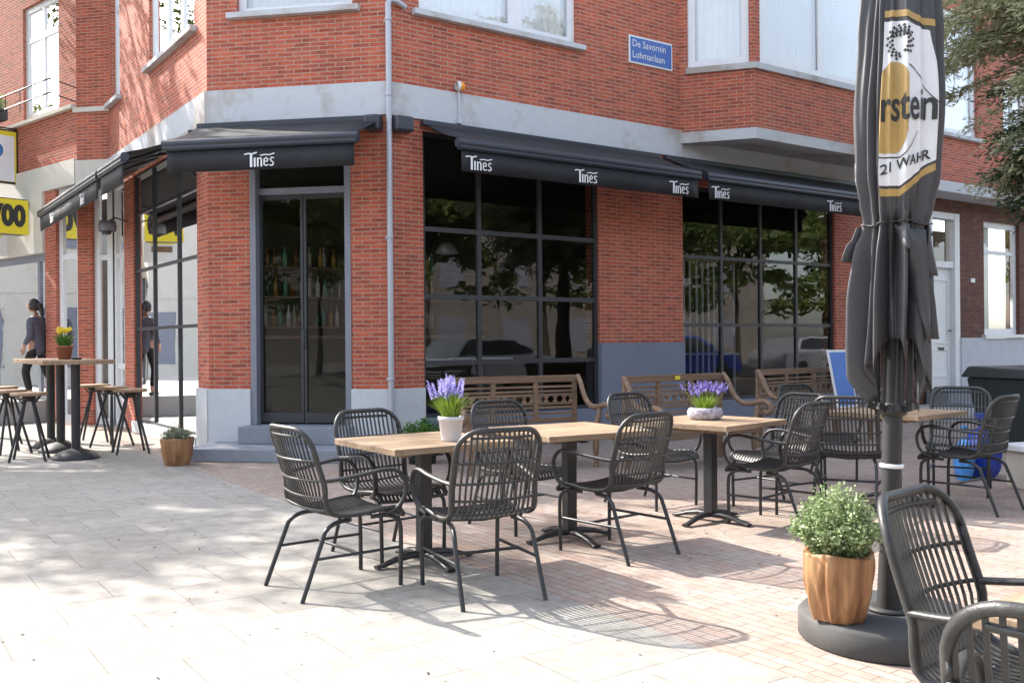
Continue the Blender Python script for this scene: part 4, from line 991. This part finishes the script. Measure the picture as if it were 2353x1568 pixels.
def usurf(phi, z, off=0):
    # phi measured from the camera direction, positive towards the viewer's right
    base_ = urad(z)
    amp = .27 if z > 1.9 else .27 + .12 * min(1, (1.9 - z) / .3)
    tie = math.exp(-((z - 1.87) / .07) ** 2)
    calm = math.exp(-((phi - .40) / .70) ** 2) if z > 1.95 else 0
    f = sin(9 * phi + 1.2 * sin(z * 2.1)) * .6 + sin(17 * phi + z * 1.3 + 1) * .35 + sin(31 * phi + 2) * .12
    rr = base_ * (1 + amp * f * (1 - .65 * calm) * (1 - .3 * tie))
    pw = (phi + pi) % (2 * pi) - pi; cr = 0
    for c_, d_, w_ in (((-1.02, .20, .07), (-.66, .26, .06), (-.49, .16, .035), (1.38, .2, .06)) if z > 1.9 else ((-1.0, .22, .06), (-.62, .30, .07), (-.25, .22, .06), (.05, .38, .12), (.5, .25, .06), (1.05, .25, .07))):
        cr += d_ * math.exp(-((pw - c_ - .05 * sin(z * 3)) / w_) ** 2)
    rr -= base_ * cr * (1 - .5 * tie)
    rr *= 1 + .10 * math.exp(-((phi + 1.2) / .5) ** 2) * (1 if z < 1.8 else .3)
    rr += off; a = phi
    return Vector((rr * cos(a), rr * sin(a), z))
def hem(phi):
    p = (phi + pi) % (2 * pi) - pi
    v = 1.36
    for c_, d_, w_ in ((-1.05, .30, .42), (-.55, .16, .25), (.95, .33, .36), (.35, .10, .2), (2.2, .25, .4), (-2.4, .25, .4), (3.1, .22, .35)):
        v -= d_ * max(0, 1 - abs(p - c_) / w_)
    return v
nph = 220; rows = 60; vs = []; fs = []
for i in range(rows + 1):
    for j in range(nph):
        phi = -pi + 2 * pi * j / nph; t = i / rows; z = hem(phi) + (3.45 - hem(phi)) * t; vs.append(usurf(phi, z))
for i in range(rows):
    for j in range(nph): fs.append((i * nph + j, i * nph + (j + 1) % nph, (i + 1) * nph + (j + 1) % nph, (i + 1) * nph + j))
m = MB(); m.raw(vs, fs, True); o = m.build('canopy', M['umbfab'], um); sm = o.modifiers.new('solid', 'SOLIDIFY'); sm.thickness = .003; sm.offset = -1
# tie strap and hanging corner flaps
m = MB(); ring = [usurf(2 * pi * k / 90, 1.87 + .008 * sin(k * .3), .006) for k in range(90)]; m.tube(ring, [(.004, .014)] * 90, 6, closed=True, flat=None); m.build('tie_strap', M['umbfab'], um)
def flap(phi0, z0, w_, L, outw):
    m = MB(); vs = []; n = 8
    for i in range(n + 1):
        t = i / n; z = z0 - L * t; ww = w_ * (1 - t * .75)
        for k in (-1, -.33, .33, 1):
            p = usurf(phi0 + k * ww / .15 + .12 * t, z, .012 + outw * t + .012 * abs(k) * (1 - t)); vs.append(p)
    fs = [(i * 4 + k, i * 4 + k + 1, (i + 1) * 4 + k + 1, (i + 1) * 4 + k) for i in range(n) for k in range(3)]
    m.raw(vs, fs, True); o = m.build('flap', M['umbfab'], um); sm = o.modifiers.new('solid', 'SOLIDIFY'); sm.thickness = .003
flap(-1.4, 1.86, .03, .16, .035); flap(.15, 1.86, .03, .11, .012); flap(.75, 1.84, .07, .50, .02); flap(1.25, 1.86, .04, .22, .015)
# printed crest: gold edged white field wrapped on the cloth
def patch(name, mat, p0, p1, zlo, zhi, off, n=36, mrows=30):
    m = MB(); vs = []; fs = []
    for i in range(mrows + 1):
        for j in range(n + 1):
            phi = p0 + (p1 - p0) * j / n; a = zlo(phi); b = zhi(phi); vs.append(usurf(phi, a + (b - a) * i / mrows, off))
    for i in range(mrows):
        for j in range(n): fs.append((i * (n + 1) + j, i * (n + 1) + j + 1, (i + 1) * (n + 1) + j + 1, (i + 1) * (n + 1) + j))
    m.raw(vs, fs, True); return m.build(name, M[mat], um)
P0 = -.43
lo = lambda p: 2.03 + max(0, p - .10) * .125; hi = lambda p: 2.75 - .05 * max(0, p)
patch('gold_border', 'gold', P0, 1.28, lambda p: lo(p) - .045, lambda p: lo(p) - .013, .004, 36, 3)
patch('gold_border', 'gold', P0, .95, lambda p: hi(p) + .02, lambda p: hi(p) + .05, .004, 30, 3)
patch('white_field', 'print_white', P0, 1.28, lo, lambda p: hi(p) - max(0, p - .85) * 1.1, .004, 44, 40)
patch('gold_oval', 'gold', P0, .24, lambda p: 2.17 + .10 * max(0, (p + .10) / .34) ** 3, lambda p: 2.57 - .06 * abs((p + .10) / .34) ** 2.5, .007, 24, 24)
patch('oval_outline', 'print_black', P0, .52, lambda p: 2.148 + .06 * max(0, p + .1) ** 2 + .30 * max(0, p - .05) ** 1.6, lambda p: 2.154 + .06 * max(0, p + .1) ** 2 + .30 * max(0, p - .05) ** 1.6, .0075, 24, 2)
patch('oval_outline', 'print_black', .24, 1.0, lambda p: 2.55 - .24 * max(0, p - .2) ** 1.5, lambda p: 2.556 - .24 * max(0, p - .2) ** 1.5, .0075, 24, 2)
patch('side_print', 'print_white', -1.62, -1.28, lambda p: 2.0, lambda p: 2.16 , .004, 10, 8)
def wraptext(txt, phi0, z0, size, sx, slope=0, off=.010, name='lettering', bold=0):
    vs, fs = text_mesh(txt, size, 'LEFT', bold); m = MB(); out = []
    for x, y, z in vs:
        xx = x * sx; out.append(usurf(phi0 + xx / .165, z0 + y + slope * xx, off))
    # text faces can be large: triangulate by fan through bmesh
    me = bpy.data.meshes.new('tmp'); me.from_pydata([(x, y, 0) for x, y, z in vs], [], fs)
    bm = bmesh.new(); bm.from_mesh(me); bmesh.ops.triangulate(bm, faces=bm.faces)
    bmesh.ops.subdivide_edges(bm, edges=[e for e in bm.edges if e.calc_length() > size * .12], cuts=2, use_grid_fill=False); bmesh.ops.triangulate(bm, faces=bm.faces)
    V = [usurf(phi0 + v.co.x * sx / .165, z0 + v.co.y + slope * v.co.x * sx, off) for v in bm.verts]; bm.verts.index_update()
    F = [tuple(v.index for v in f.verts) for f in bm.faces]; bm.free(); bpy.data.meshes.remove(me)
    m.raw(V, F, True); m.build(name, M['print_black'], um)
wraptext('rstein', -.42, 2.31, .20, .50, .04, bold=.003)
wraptext('21 WAHR', -.40, 2.075, .062, .8, .34, bold=.001)
# crown of the crest: ring of small leaves
m = MB()
for k in range(44):
    a = pi * .10 + (pi * 1.8) * k / 43 - pi * .4; rx = .038 + .012 * (k % 3); cx_, cz_ = .02 + cos(a) * rx / .185, 2.655 + sin(a) * (rx + .012)
    s1 = .008; pts = [(cx_ - s1 / .185, cz_), (cx_, cz_ - s1), (cx_ + s1 / .185, cz_), (cx_, cz_ + s1)]
    m.poly([usurf(p, z, .009) for p, z in pts])
for k in range(5):
    px = .02 + (k - 2) * .10; m.poly([usurf(px - .035, 2.68, .009), usurf(px + .035, 2.68, .009), usurf(px, 2.72 + .01 * (k % 2), .009)])
m.build('crown_emblem', M['print_black'], um)

for c_ in kids(um):
    if c_.name.split('.')[0] != 'base': c_.rotation_euler = (-.024, 0, 0)

# ------------------------------------------------------------------ pots and plants
def rootpot(name, loc, r0, r1, h, label, seed, rz=0):
    random.seed(seed); r = empty(name, loc, rz); tag(r, label, 'plant pot')
    n = 84; m = MB(); vs = []; fs = []; rows_ = 26
    ph = [random.uniform(0, 6.28) for _ in range(6)]
    def rad(a, t):
        rr = r0 + (r1 - r0) * math.sin(t * pi / 2) ** .8
        rr *= 1 + .035 * sin(5 * a + ph[0] + t * .8) + .03 * sin(9 * a + ph[1] - t) + .02 * sin(14 * a + ph[2] + 2 * t)
        nv = mnoise.noise(Vector((cos(a) * 3.2 + seed, sin(a) * 3.2, t * 1.1))); nv2 = mnoise.noise(Vector((cos(a) * 8 + seed, sin(a) * 8, t * 3.0))); rr *= 1 + .10 * nv + .045 * nv2
        g_ = 0
        for c_ in (0.4, 1.5, 2.35, 3.4, 4.3, 5.3): g_ += math.exp(-((((a - c_ - .22 * sin(2.2 * t + c_ * 3) + pi) % (2 * pi)) - pi) / .055) ** 2) * (.5 + .5 * sin(3 * t + c_ * 2))
        return rr * (1 - .13 * g_)
    for i in range(rows_ + 1):
        t = i / rows_
        for k in range(n): a = 2 * pi * k / n; q = rad(a, t); vs.append((q * cos(a), q * sin(a), h * t + (.012 * sin(3 * a + ph[3]) if i == rows_ else 0)))
    for k in range(n): a = 2 * pi * k / n; q = rad(a, 1) * .86; vs.append((q * cos(a), q * sin(a), h))
    for k in range(n): a = 2 * pi * k / n; q = rad(a, 1) * .84; vs.append((q * cos(a), q * sin(a), h * .88))
    for i in range(rows_ + 2):
        for k in range(n): fs.append((i * n + k, i * n + (k + 1) % n, (i + 1) * n + (k + 1) % n, (i + 1) * n + k))
    m.raw(vs, fs, True); m.raw([vs[k] for k in range(n)], [tuple(range(n))[::-1]]); m.build('pot', M['rootwood'], r)
    m = MB(); m.lathe([(0, 0), (r1 * .86, 0)], 20, (0, 0, h * .9)); m.build('soil', M['soil'], r)
    return r
def herb(parent, c, rx, h, n, size, mat, stems=60):
    m = MB(); c = Vector(c)
    for k in range(stems):
        a = random.uniform(0, 2 * pi); q = random.random() ** .5; el = 1 - .55 * q * q
        e = c + Vector((cos(a) * rx * q, sin(a) * rx * q, h * el * random.uniform(.75, 1.05))); b0 = c + Vector((cos(a) * rx * .35 * q, sin(a) * rx * .35 * q, 0)); k2 = b0.lerp(e, .55) + Vector((0, 0, h * .06))
        P = catmull([b0, k2, e], 5); m.tube(P, .0016, 3)
        for j in range(2, len(P)):
            for _ in range(max(1, n // (stems * 9))):
                p = P[j] + Vector((random.gauss(0, size * .8), random.gauss(0, size * .8), random.gauss(0, size * .6)))
                a_ = Vector((random.gauss(0, 1), random.gauss(0, 1), random.gauss(.3, .6))).normalized(); b_ = a_.orthogonal().normalized(); b_ = Matrix.Rotation(random.uniform(0, 6.3), 3, a_) @ b_; s_ = size * random.uniform(.6, 1.3)
                m.poly([p - a_ * s_ * .5, p + b_ * s_ * .35, p + a_ * s_ * .6, p - b_ * s_ * .35])
    return m.build('foliage', M[mat], parent)
r = rootpot('carved_wood_pot', (1.435, 4.225, .128), .105, .152, .295, 'large carved root wood pot with bushy green herb on the parasol base', 3, .7)
herb(r, (0, 0, .25), .20, .34, 9000, .017, 'leaf_herb', 230)
r = rootpot('carved_wood_pot', (-3.79, 10.78, 0), .125, .175, .30, 'small carved wood pot with grey green cushion plant by the plinth', 5, 0)
herb(r, (0, 0, .25), .17, .19, 2400, .018, 'leaf_grey', 110)

def blades(m, c, n, h, spread, wd, base=.03, bend=.3):
    c = Vector(c)
    for _ in range(n):
        a = random.uniform(0, 2 * pi); q = random.random(); b0 = c + Vector((cos(a) * base * q, sin(a) * base * q, 0)); hh = h * random.uniform(.6, 1.05)
        out = spread * random.uniform(.15, 1); P = [b0 + Vector((cos(a) * out * t ** 1.6, sin(a) * out * t ** 1.6, hh * (t - bend * t * t * (out / max(spread, .01))))) for t in (0, .25, .5, .75, 1)]
        s_ = Vector((-sin(a), cos(a), 0)); V = []
        for i, p in enumerate(P): wv = wd * (1 - (i / 4) ** 2 * .95); V += [p - s_ * wv, p + s_ * wv]
        m.raw(V, [(2 * i, 2 * i + 1, 2 * i + 3, 2 * i + 2) for i in range(4)], True)
def spikes(m, mf, c, n, h, spread, L, size, base=.03):
    c = Vector(c)
    for _ in range(n):
        a = random.uniform(0, 2 * pi); q = random.random() ** .6; e = c + Vector((cos(a) * spread * q, sin(a) * spread * q, h * random.uniform(.8, 1.05) * (1 - .15 * q)))
        b0 = c + Vector((cos(a) * base * q, sin(a) * base * q, 0)); m.tube([b0, b0.lerp(e, .5) + Vector((0, 0, .01)), e], .0018, 3)
        d = (e - b0).normalized()
        for k in range(16):
            t = k / 15; p = e + d * L * (t - .15); rr = size * (1 - .6 * t)
            for _ in range(3):
                v_ = Vector((random.gauss(0, 1), random.gauss(0, 1), random.gauss(.2, .6))).normalized(); b_ = v_.orthogonal().normalized() * rr * .5; mf.poly([p, p + v_ * rr + b_, p + v_ * rr * 1.8, p + v_ * rr - b_])
random.seed(21)
r = empty('lavender_pot', (-.375, 5.80, .7605)); tag(r, 'tall lavender in a ribbed white pot on the near left table', 'potted plant')
m = MB(); m.lathe([(0, 0), (.057, 0), (.060, .01), (.073, .125), (.079, .128), (.079, .148), (.071, .150), (.068, .13)], 32); m.build('pot', M['whitepot'], r)
m = MB(); m.lathe([(0, .135), (.07, .135)], 20); m.build('soil', M['soil'], r)
m = MB(); blades(m, (0, 0, .13), 340, .20, .14, .0030, .055, .35); mf = MB(); spikes(m, mf, (0, 0, .13), 42, .20, .12, .085, .011, .05)
m.build('foliage', M['leaf_lime'], r); mf.build('flowers', M['lavender'], r)
r = empty('lavender_bowl', (1.455, 7.22, .7605)); tag(r, 'purple lavender in a low whitewashed basket bowl on the third table', 'potted plant')
m = MB(); n = 40; vs = []; fs = []
pr = [(.0, 0), (.10, 0), (.125, .02), (.128, .06), (.115, .085), (.10, .09), (.095, .06)]
for (q, z) in pr:
    for k in range(n): a = 2 * pi * k / n; w_ = 1 + .06 * sin(9 * a + z * 90) + .04 * sin(17 * a - z * 60); vs.append((q * w_ * cos(a), q * w_ * sin(a), z))
for i in range(len(pr) - 1):
    for k in range(n): fs.append((i * n + k, i * n + (k + 1) % n, (i + 1) * n + (k + 1) % n, (i + 1) * n + k))
m.raw(vs, fs, True); m.build('bowl', M['moss'], r)
m = MB(); m.lathe([(0, .07), (.098, .07)], 20); m.build('soil', M['soil'], r)
m = MB(); blades(m, (0, 0, .07), 240, .13, .10, .0030, .07, .3); mf = MB(); spikes(m, mf, (0, 0, .07), 34, .18, .17, .055, .011, .06)
m.build('foliage', M['leaf_lime'], r); mf.build('flowers', M['lavender_dark'], r)
# herb between table and corner, on the ground by the pipe
r = empty('floor_herb_pot', (-1.02, 10.75, 0)); tag(r, 'green leafy herb in a dark tub on the ground behind the first table', 'potted plant')
m = MB(); m.lathe([(0, 0), (.15, 0), (.19, .30), (.175, .30), (.17, .26)], 24); m.build('pot', M['bin'], r); herb(r, (0, 0, .25), .26, .25, 2200, .028, 'leaf_green', 90)

# ------------------------------------------------------------------ high table and stools
ht = empty('high_table', (-5.62, 12.0, 0), R(125.1)); tag(ht, 'long high wooden table on three dark columns with domed feet', 'table')
m = MB()
for k in range(4): m.box(-.92, 1.35, -.40 + k * .2 + .0015, -.40 + (k + 1) * .2 - .0015, 1.13, 1.18)
m.build('tabletop', M['stoolwood'], ht, bevel=.006)
for x in (-.66, .30, 1.0):
    m = MB(); m.tube([(x, 0, .05), (x, 0, 1.13)], .052, 14); m.build('column', M['black'], ht)
    m = MB(); m.lathe([(0, .13), (.06, .12), (.14, .10), (.23, .06), (.265, .02), (.27, 0), (0, 0)], 32, (x, 0, 0)); m.build('domed_foot', M['rubber'], ht)
def stool_proto():
    r = empty('bar_stool'); m = MB(); m.lathe([(0, .765), (.19, .765), (.205, .775), (.205, .795), (.195, .803), (0, .803)], 28); m.build('seat', M['stoolwood'], r)
    for k in range(4):
        a = R(45 + 90 * k); ux, uy = cos(a), sin(a); l = MB(); l.tube([(ux * .05, uy * .05, .74), (ux * .27, uy * .27, 0)], .016, 8); l.tube([(ux * .07, uy * .07, .66), (ux * .17, uy * .17, .765)], .009, 6); l.build('leg', M['black'], r)
    m = MB(); m.lathe([(.02, .70), (.075, .70), (.08, .765), (0, .765)], 16); m.build('hub', M['black'], r)
    return r
SG = 'wooden bar stools round the high table'
sp_ = stool_proto(); sp_.location = (-5.72, 11.3, 0); sp_.rotation_euler = (0, 0, R(20)); tag(sp_, 'bar stool with round wooden seat in front, left side of the high table', 'stool', SG)
dup(sp_, (-6.35, 12.05, 0), R(50), 'bar stool left of the high table, second one, partly cut by the left edge', SG)
dup(sp_, (-6.95, 13.0, 0), R(10), 'bar stool left of the high table, third and farthest, at the left edge', SG)
dup(sp_, (-4.80, 12.0, 0), R(30), 'bar stool right of the high table, nearest the wood pot', SG)
dup(sp_, (-5.35, 12.75, 0), R(70), 'bar stool right of the high table, the middle one of three', SG)
dup(sp_, (-5.90, 13.5, 0), R(15), 'bar stool right of the high table, farthest from us', SG)
r = empty('narcissus_pot', (-5.60, 11.95, 1.18)); tag(r, 'yellow narcissus in a terracotta pot on the high table', 'potted plant')
m = MB(); m.lathe([(0, 0), (.07, 0), (.10, .15), (.105, .15), (.105, .17), (.09, .17)], 24); m.build('pot', M['terracotta'], r)
m = MB(); blades(m, (0, 0, .15), 220, .22, .16, .006, .07, .25); m.build('foliage', M['leaf_green'], r)
m = MB()
for _ in range(16):
    a = random.uniform(0, 2 * pi); q = random.random(); c = Vector((cos(a) * .15 * q, sin(a) * .15 * q, .15 + .23 * random.uniform(.8, 1.05)))
    nrm = Vector((random.gauss(0, 1), random.gauss(-1, .5), .3)).normalized(); ex = nrm.orthogonal().normalized(); ey = nrm.cross(ex)
    for k in range(6):
        b = 2 * pi * k / 6; d = ex * cos(b) + ey * sin(b); e = ex * -sin(b) + ey * cos(b); m.poly([c, c + d * .018 + e * .010, c + d * .036, c + d * .018 - e * .010])
    m.poly([c + nrm * .008 + ex * .012, c + nrm * .008 + ey * .012, c + nrm * .008 - ex * .012, c + nrm * .008 - ey * .012])
m.build('flowers', M['narcissus'], r)
o = MB(); o.lathe([(0, 0), (.05, 0), (.062, .012), (.066, .022), (.058, .018), (0, .012)], 18); o = o.build('ashtray', M['black']); o.location = (-5.38, 11.8, 1.18); tag(o, 'small black ashtray beside the narcissus pot', 'ashtray')

random.seed(77); m = MB()
for _ in range(240):
    x = random.uniform(-3, 4.5); y = random.uniform(3.2, 9.5); a = random.uniform(0, 6.28); s_ = random.uniform(.006, .017); c = Vector((x, y, .004)); e = Vector((cos(a), sin(a), random.uniform(0, .3))) * s_; f_ = Vector((-sin(a), cos(a), random.uniform(0, .4))) * s_ * .5
    m.poly([c - e, c + f_, c + e, c - f_])
o = m.build('fallen_leaves', M['bark']); o['kind'] = 'stuff'; o['label'] = 'tiny dry leaves and crumbs scattered on the paving'; o['category'] = 'leaf litter'

# ------------------------------------------------------------------ blue board, bins, bags, kerb planter
ab = empty('leaning_board', (4.42, 12.60, .45), R(40)); tag(ab, 'blue board with a white edge leaning on the farthest bench, left of the parasol', 'sign board')
ay = Vector((0, .16, .80)).normalized(); nn = Vector((0, -ay.z, ay.y))
m = MB(); m.obox(ay * .39, (.24, 0, 0), ay * .39, nn * .010); m.build('frame', M['letter'], ab)
m = MB(); m.obox(ay * .39 + nn * .012, (.205, 0, 0), ay * .355, nn * .003); m.build('panel', M['blue_board'], ab)
wb = empty('wheelie_bin', (6.15, 11.4, 0), R(20)); tag(wb, 'dark green wheelie bin at the right edge', 'bin')
m = MB(); m.hexa([(-.42, -.40, .08), (.42, -.40, .08), (.42, .40, .08), (-.42, .40, .08), (-.56, -.52, .98), (.56, -.52, .98), (.56, .52, .98), (-.56, .52, .98)]); m.build('body', M['bin'], wb, bevel=.04)
m = MB(); m.hexa([(-.62, -.57, .98), (.62, -.57, .98), (.62, .57, .98), (-.62, .57, .98), (-.54, -.45, 1.10), (.54, -.45, 1.10), (.54, .5, 1.13), (-.54, .5, 1.13)]); m.build('lid', M['bin'], wb, bevel=.03)
for s_ in (-1, 1):
    m = MB(); m.lathe([(0, -.03), (.10, -.03), (.10, .03), (0, .03)], 18); m.tf(Matrix.Translation((s_ * .38, .40, .10)) @ Matrix.Rotation(R(90), 4, 'Y')); m.build('wheel', M['black'], wb)
wb.scale = (.88, .88, .90)
def bag(loc, rx, ry, h, mat, label, seed):
    random.seed(seed); m = MB(); n = 26; rows_ = 16; vs = []; fs = []
    for i in range(rows_ + 1):
        t = i / rows_; e = math.sin(min(1, t * 1.15 + .12) * pi) ** .45 if t < .9 else .28 + 1.2 * abs(t - .94)
        for k in range(n):
            a = 2 * pi * k / n; w_ = 1 + .10 * sin(5 * a + seed + 4 * t) + .07 * sin(11 * a + t * 9) + random.uniform(-.03, .03); vs.append((rx * e * w_ * cos(a), ry * e * w_ * sin(a), h * t))
    for i in range(rows_):
        for k in range(n): fs.append((i * n + k, i * n + (k + 1) % n, (i + 1) * n + (k + 1) % n, (i + 1) * n + k))
    m.raw(vs, fs, True); m.raw(vs[:n], [tuple(range(n))[::-1]]); m.raw(vs[-n:], [tuple(range(n))]); o = m.build('plastic_bag', mat); o.location = loc; tag(o, label, 'bag')
bag((4.58, 9.35, 0), .17, .17, .62, M['blue_bag'], 'crumpled dark blue plastic bag behind the right-hand chairs', 3)
bag((4.32, 9.15, 0), .08, .12, .52, M['lightblue'], 'light blue plastic bag leaning on the dark blue one', 8)
pb = empty('stone_planter', (5.0, 8.55, 0), R(20)); tag(pb, 'low cream stone planter block at the right edge', 'planter')
m = MB(); m.box(-.45, .45, -.3, .3, .0, .34); m.build('block', M['cream'], pb, bevel=.02)
m = MB(); m.box(-.49, .49, -.34, .34, .341, .40); m.build('rim', M['white'], pb, bevel=.01)

# ------------------------------------------------------------------ person walking past the shop
def person(loc, rz, s=1.0):
    r = empty('person', loc, rz); tag(r, 'person in a grey jacket and black trousers walking left past the shop', 'person')
    # faces +x
    V = [(0, 0, .93), (0, 0, 1.12), (.0, 0, 1.36), (.02, 0, 1.47), (.05, 0, 1.55),
         (0, .10, .88), (.16, .10, .50), (.06, .10, .10), (.20, .10, .03),
         (0, -.10, .88), (-.10, -.10, .50), (-.34, -.10, .14), (-.24, -.10, .04),
         (-.01, .19, 1.38), (-.06, .24, 1.12), (.08, .24, .93),
         (-.01, -.19, 1.38), (-.02, -.24, 1.12), (.16, -.22, .98)]
    E_ = [(0, 1), (1, 2), (2, 3), (3, 4), (0, 5), (5, 6), (6, 7), (7, 8), (0, 9), (9, 10), (10, 11), (11, 12), (2, 13), (13, 14), (14, 15), (2, 16), (16, 17), (17, 18)]
    RR = [.13, .12, .125, .055, .05, .085, .060, .042, .038, .085, .060, .042, .038, .058, .045, .032, .058, .045, .032]
    def skin(name, V, E_, RR, mat, parent, root=0, sub=2, flat=1.0):
        me = bpy.data.meshes.new(name); me.from_pydata(V, E_, []); o = bpy.data.objects.new(name, me); COL.objects.link(o); o.parent = parent; me.materials.append(mat)
        sk = o.modifiers.new('skin', 'SKIN'); sk.use_smooth_shade = True
        for i, q in enumerate(RR): me.skin_vertices[0].data[i].radius = (q, q) if not isinstance(q, tuple) else q
        me.skin_vertices[0].data[root].use_root = True
        sb = o.modifiers.new('sub', 'SUBSURF'); sb.levels = sub; sb.render_levels = sub
        return o
    body = MB()
    b = skin('body', V, E_, RR, M['skin'], r)
    # trousers and jacket follow the body slightly larger
    skin('trousers', [(0, 0, 1.04), (0, 0, .86), V[5], V[6], (.07, .10, .14), V[9], V[10], (-.31, -.10, .18)], [(0, 1), (0, 2), (2, 3), (3, 4), (0, 5), (5, 6), (6, 7)], [.145, .10, .10, .072, .056, .10, .072, .056], M['trousers'], r)
    skin('jacket', [(0, 0, .76), (0, 0, 1.10), (0, 0, 1.36), (.02, 0, 1.45), V[13], V[14], (.06, .24, .96), V[16], V[17], (.13, -.225, 1.01)], [(0, 1), (1, 2), (2, 3), (2, 4), (4, 5), (5, 6), (2, 7), (7, 8), (8, 9)], [.165, .15, .15, .075, .075, .06, .045, .075, .06, .045], M['jacket'], r)
    # head with a face
    h = MB(); vs = []; fs = []; n = 24; m_ = 18
    for i in range(m_ + 1):
        th = pi * i / m_
        for k in range(n):
            a = 2 * pi * k / n; x = .098 * sin(th) * cos(a); y = .076 * sin(th) * sin(a); z = .118 * cos(th)
            if z < -.03 and x > 0: x *= .95
            if abs(y) < .02 and x > .05 and -.03 < z < .015: x += .022
            if abs(abs(y) - .032) < .014 and x > .06 and 0 < z < .03: x -= .008
            vs.append((x + .07, y, z + 1.635))
    for i in range(m_):
        for k in range(n): fs.append((i * n + k, i * n + (k + 1) % n, (i + 1) * n + (k + 1) % n, (i + 1) * n + k))
    h.raw(vs, fs, True)
    for sy in (-1, 1): h.lathe([(0, -.012), (.018, -.008), (.022, 0), (.016, .008), (0, .01)], 10, (.06, sy * .078, 1.63))
    h.build('head', M['skin'], r)
    hr = MB(); vs = []; fs = []
    for i in range(m_ + 1):
        th = pi * .72 * i / m_
        for k in range(n):
            a = 2 * pi * k / n; q = 1.0
            if cos(a) > .35 and th > pi * .30: q = .72
            vs.append((.112 * sin(th) * cos(a) * q + .058, .090 * sin(th) * sin(a) * q, .13 * cos(th) + 1.642))
    for i in range(m_):
        for k in range(n): fs.append((i * n + k, i * n + (k + 1) % n, (i + 1) * n + (k + 1) % n, (i + 1) * n + k))
    hr.raw(vs, fs, True); hr.lathe([(0, -.05), (.04, -.04), (.055, 0), (.04, .04), (0, .05)], 12, (-.065, 0, 1.64)); hr.tube(catmull([(-.05, 0, 1.62), (-.10, 0, 1.55), (-.12, 0, 1.44)], 4), [.04, .042, .042, .04, .04, .036, .03, .022, .012], 10); hr.build('hair', M['hair'], r)
    for hx, hy, hz in ((.08, .24, .90), (.17, -.22, .95)):
        hd = MB(); hd.tube([(hx - .01, hy, hz + .03), (hx, hy, hz - .04)], [(.036, .016), (.040, .018)], 8, flat=(1, 0, 0))
        for k in range(4): q = hx - .028 + k * .019; hd.tube([(q, hy, hz - .035), (q + .004, hy, hz - .085 - .008 * (k in (1, 2))), (q + .016, hy, hz - .115)], [.009, .008, .006], 6)
        hd.tube([(hx + .03, hy, hz + .005), (hx + .052, hy, hz - .03), (hx + .054, hy, hz - .06)], [.010, .009, .007], 6); hd.build('hand', M['skin'], r)
    for sx, sy, sz in ((.12, .10, .035), (-.27, -.10, .05)):
        sh = MB(); sh.tube([(sx - .12, sy, sz), (sx, sy, sz + .01), (sx + .14, sy, sz - .008)], [(.04, .035), (.045, .04), (.04, .025)], 10, flat=(0, 1, 0)); sh.build('shoe', M['black'], r)
    r.scale = (s, s, s)
    return r
person((-8.53, 17.15, .38), R(168), 1.03)
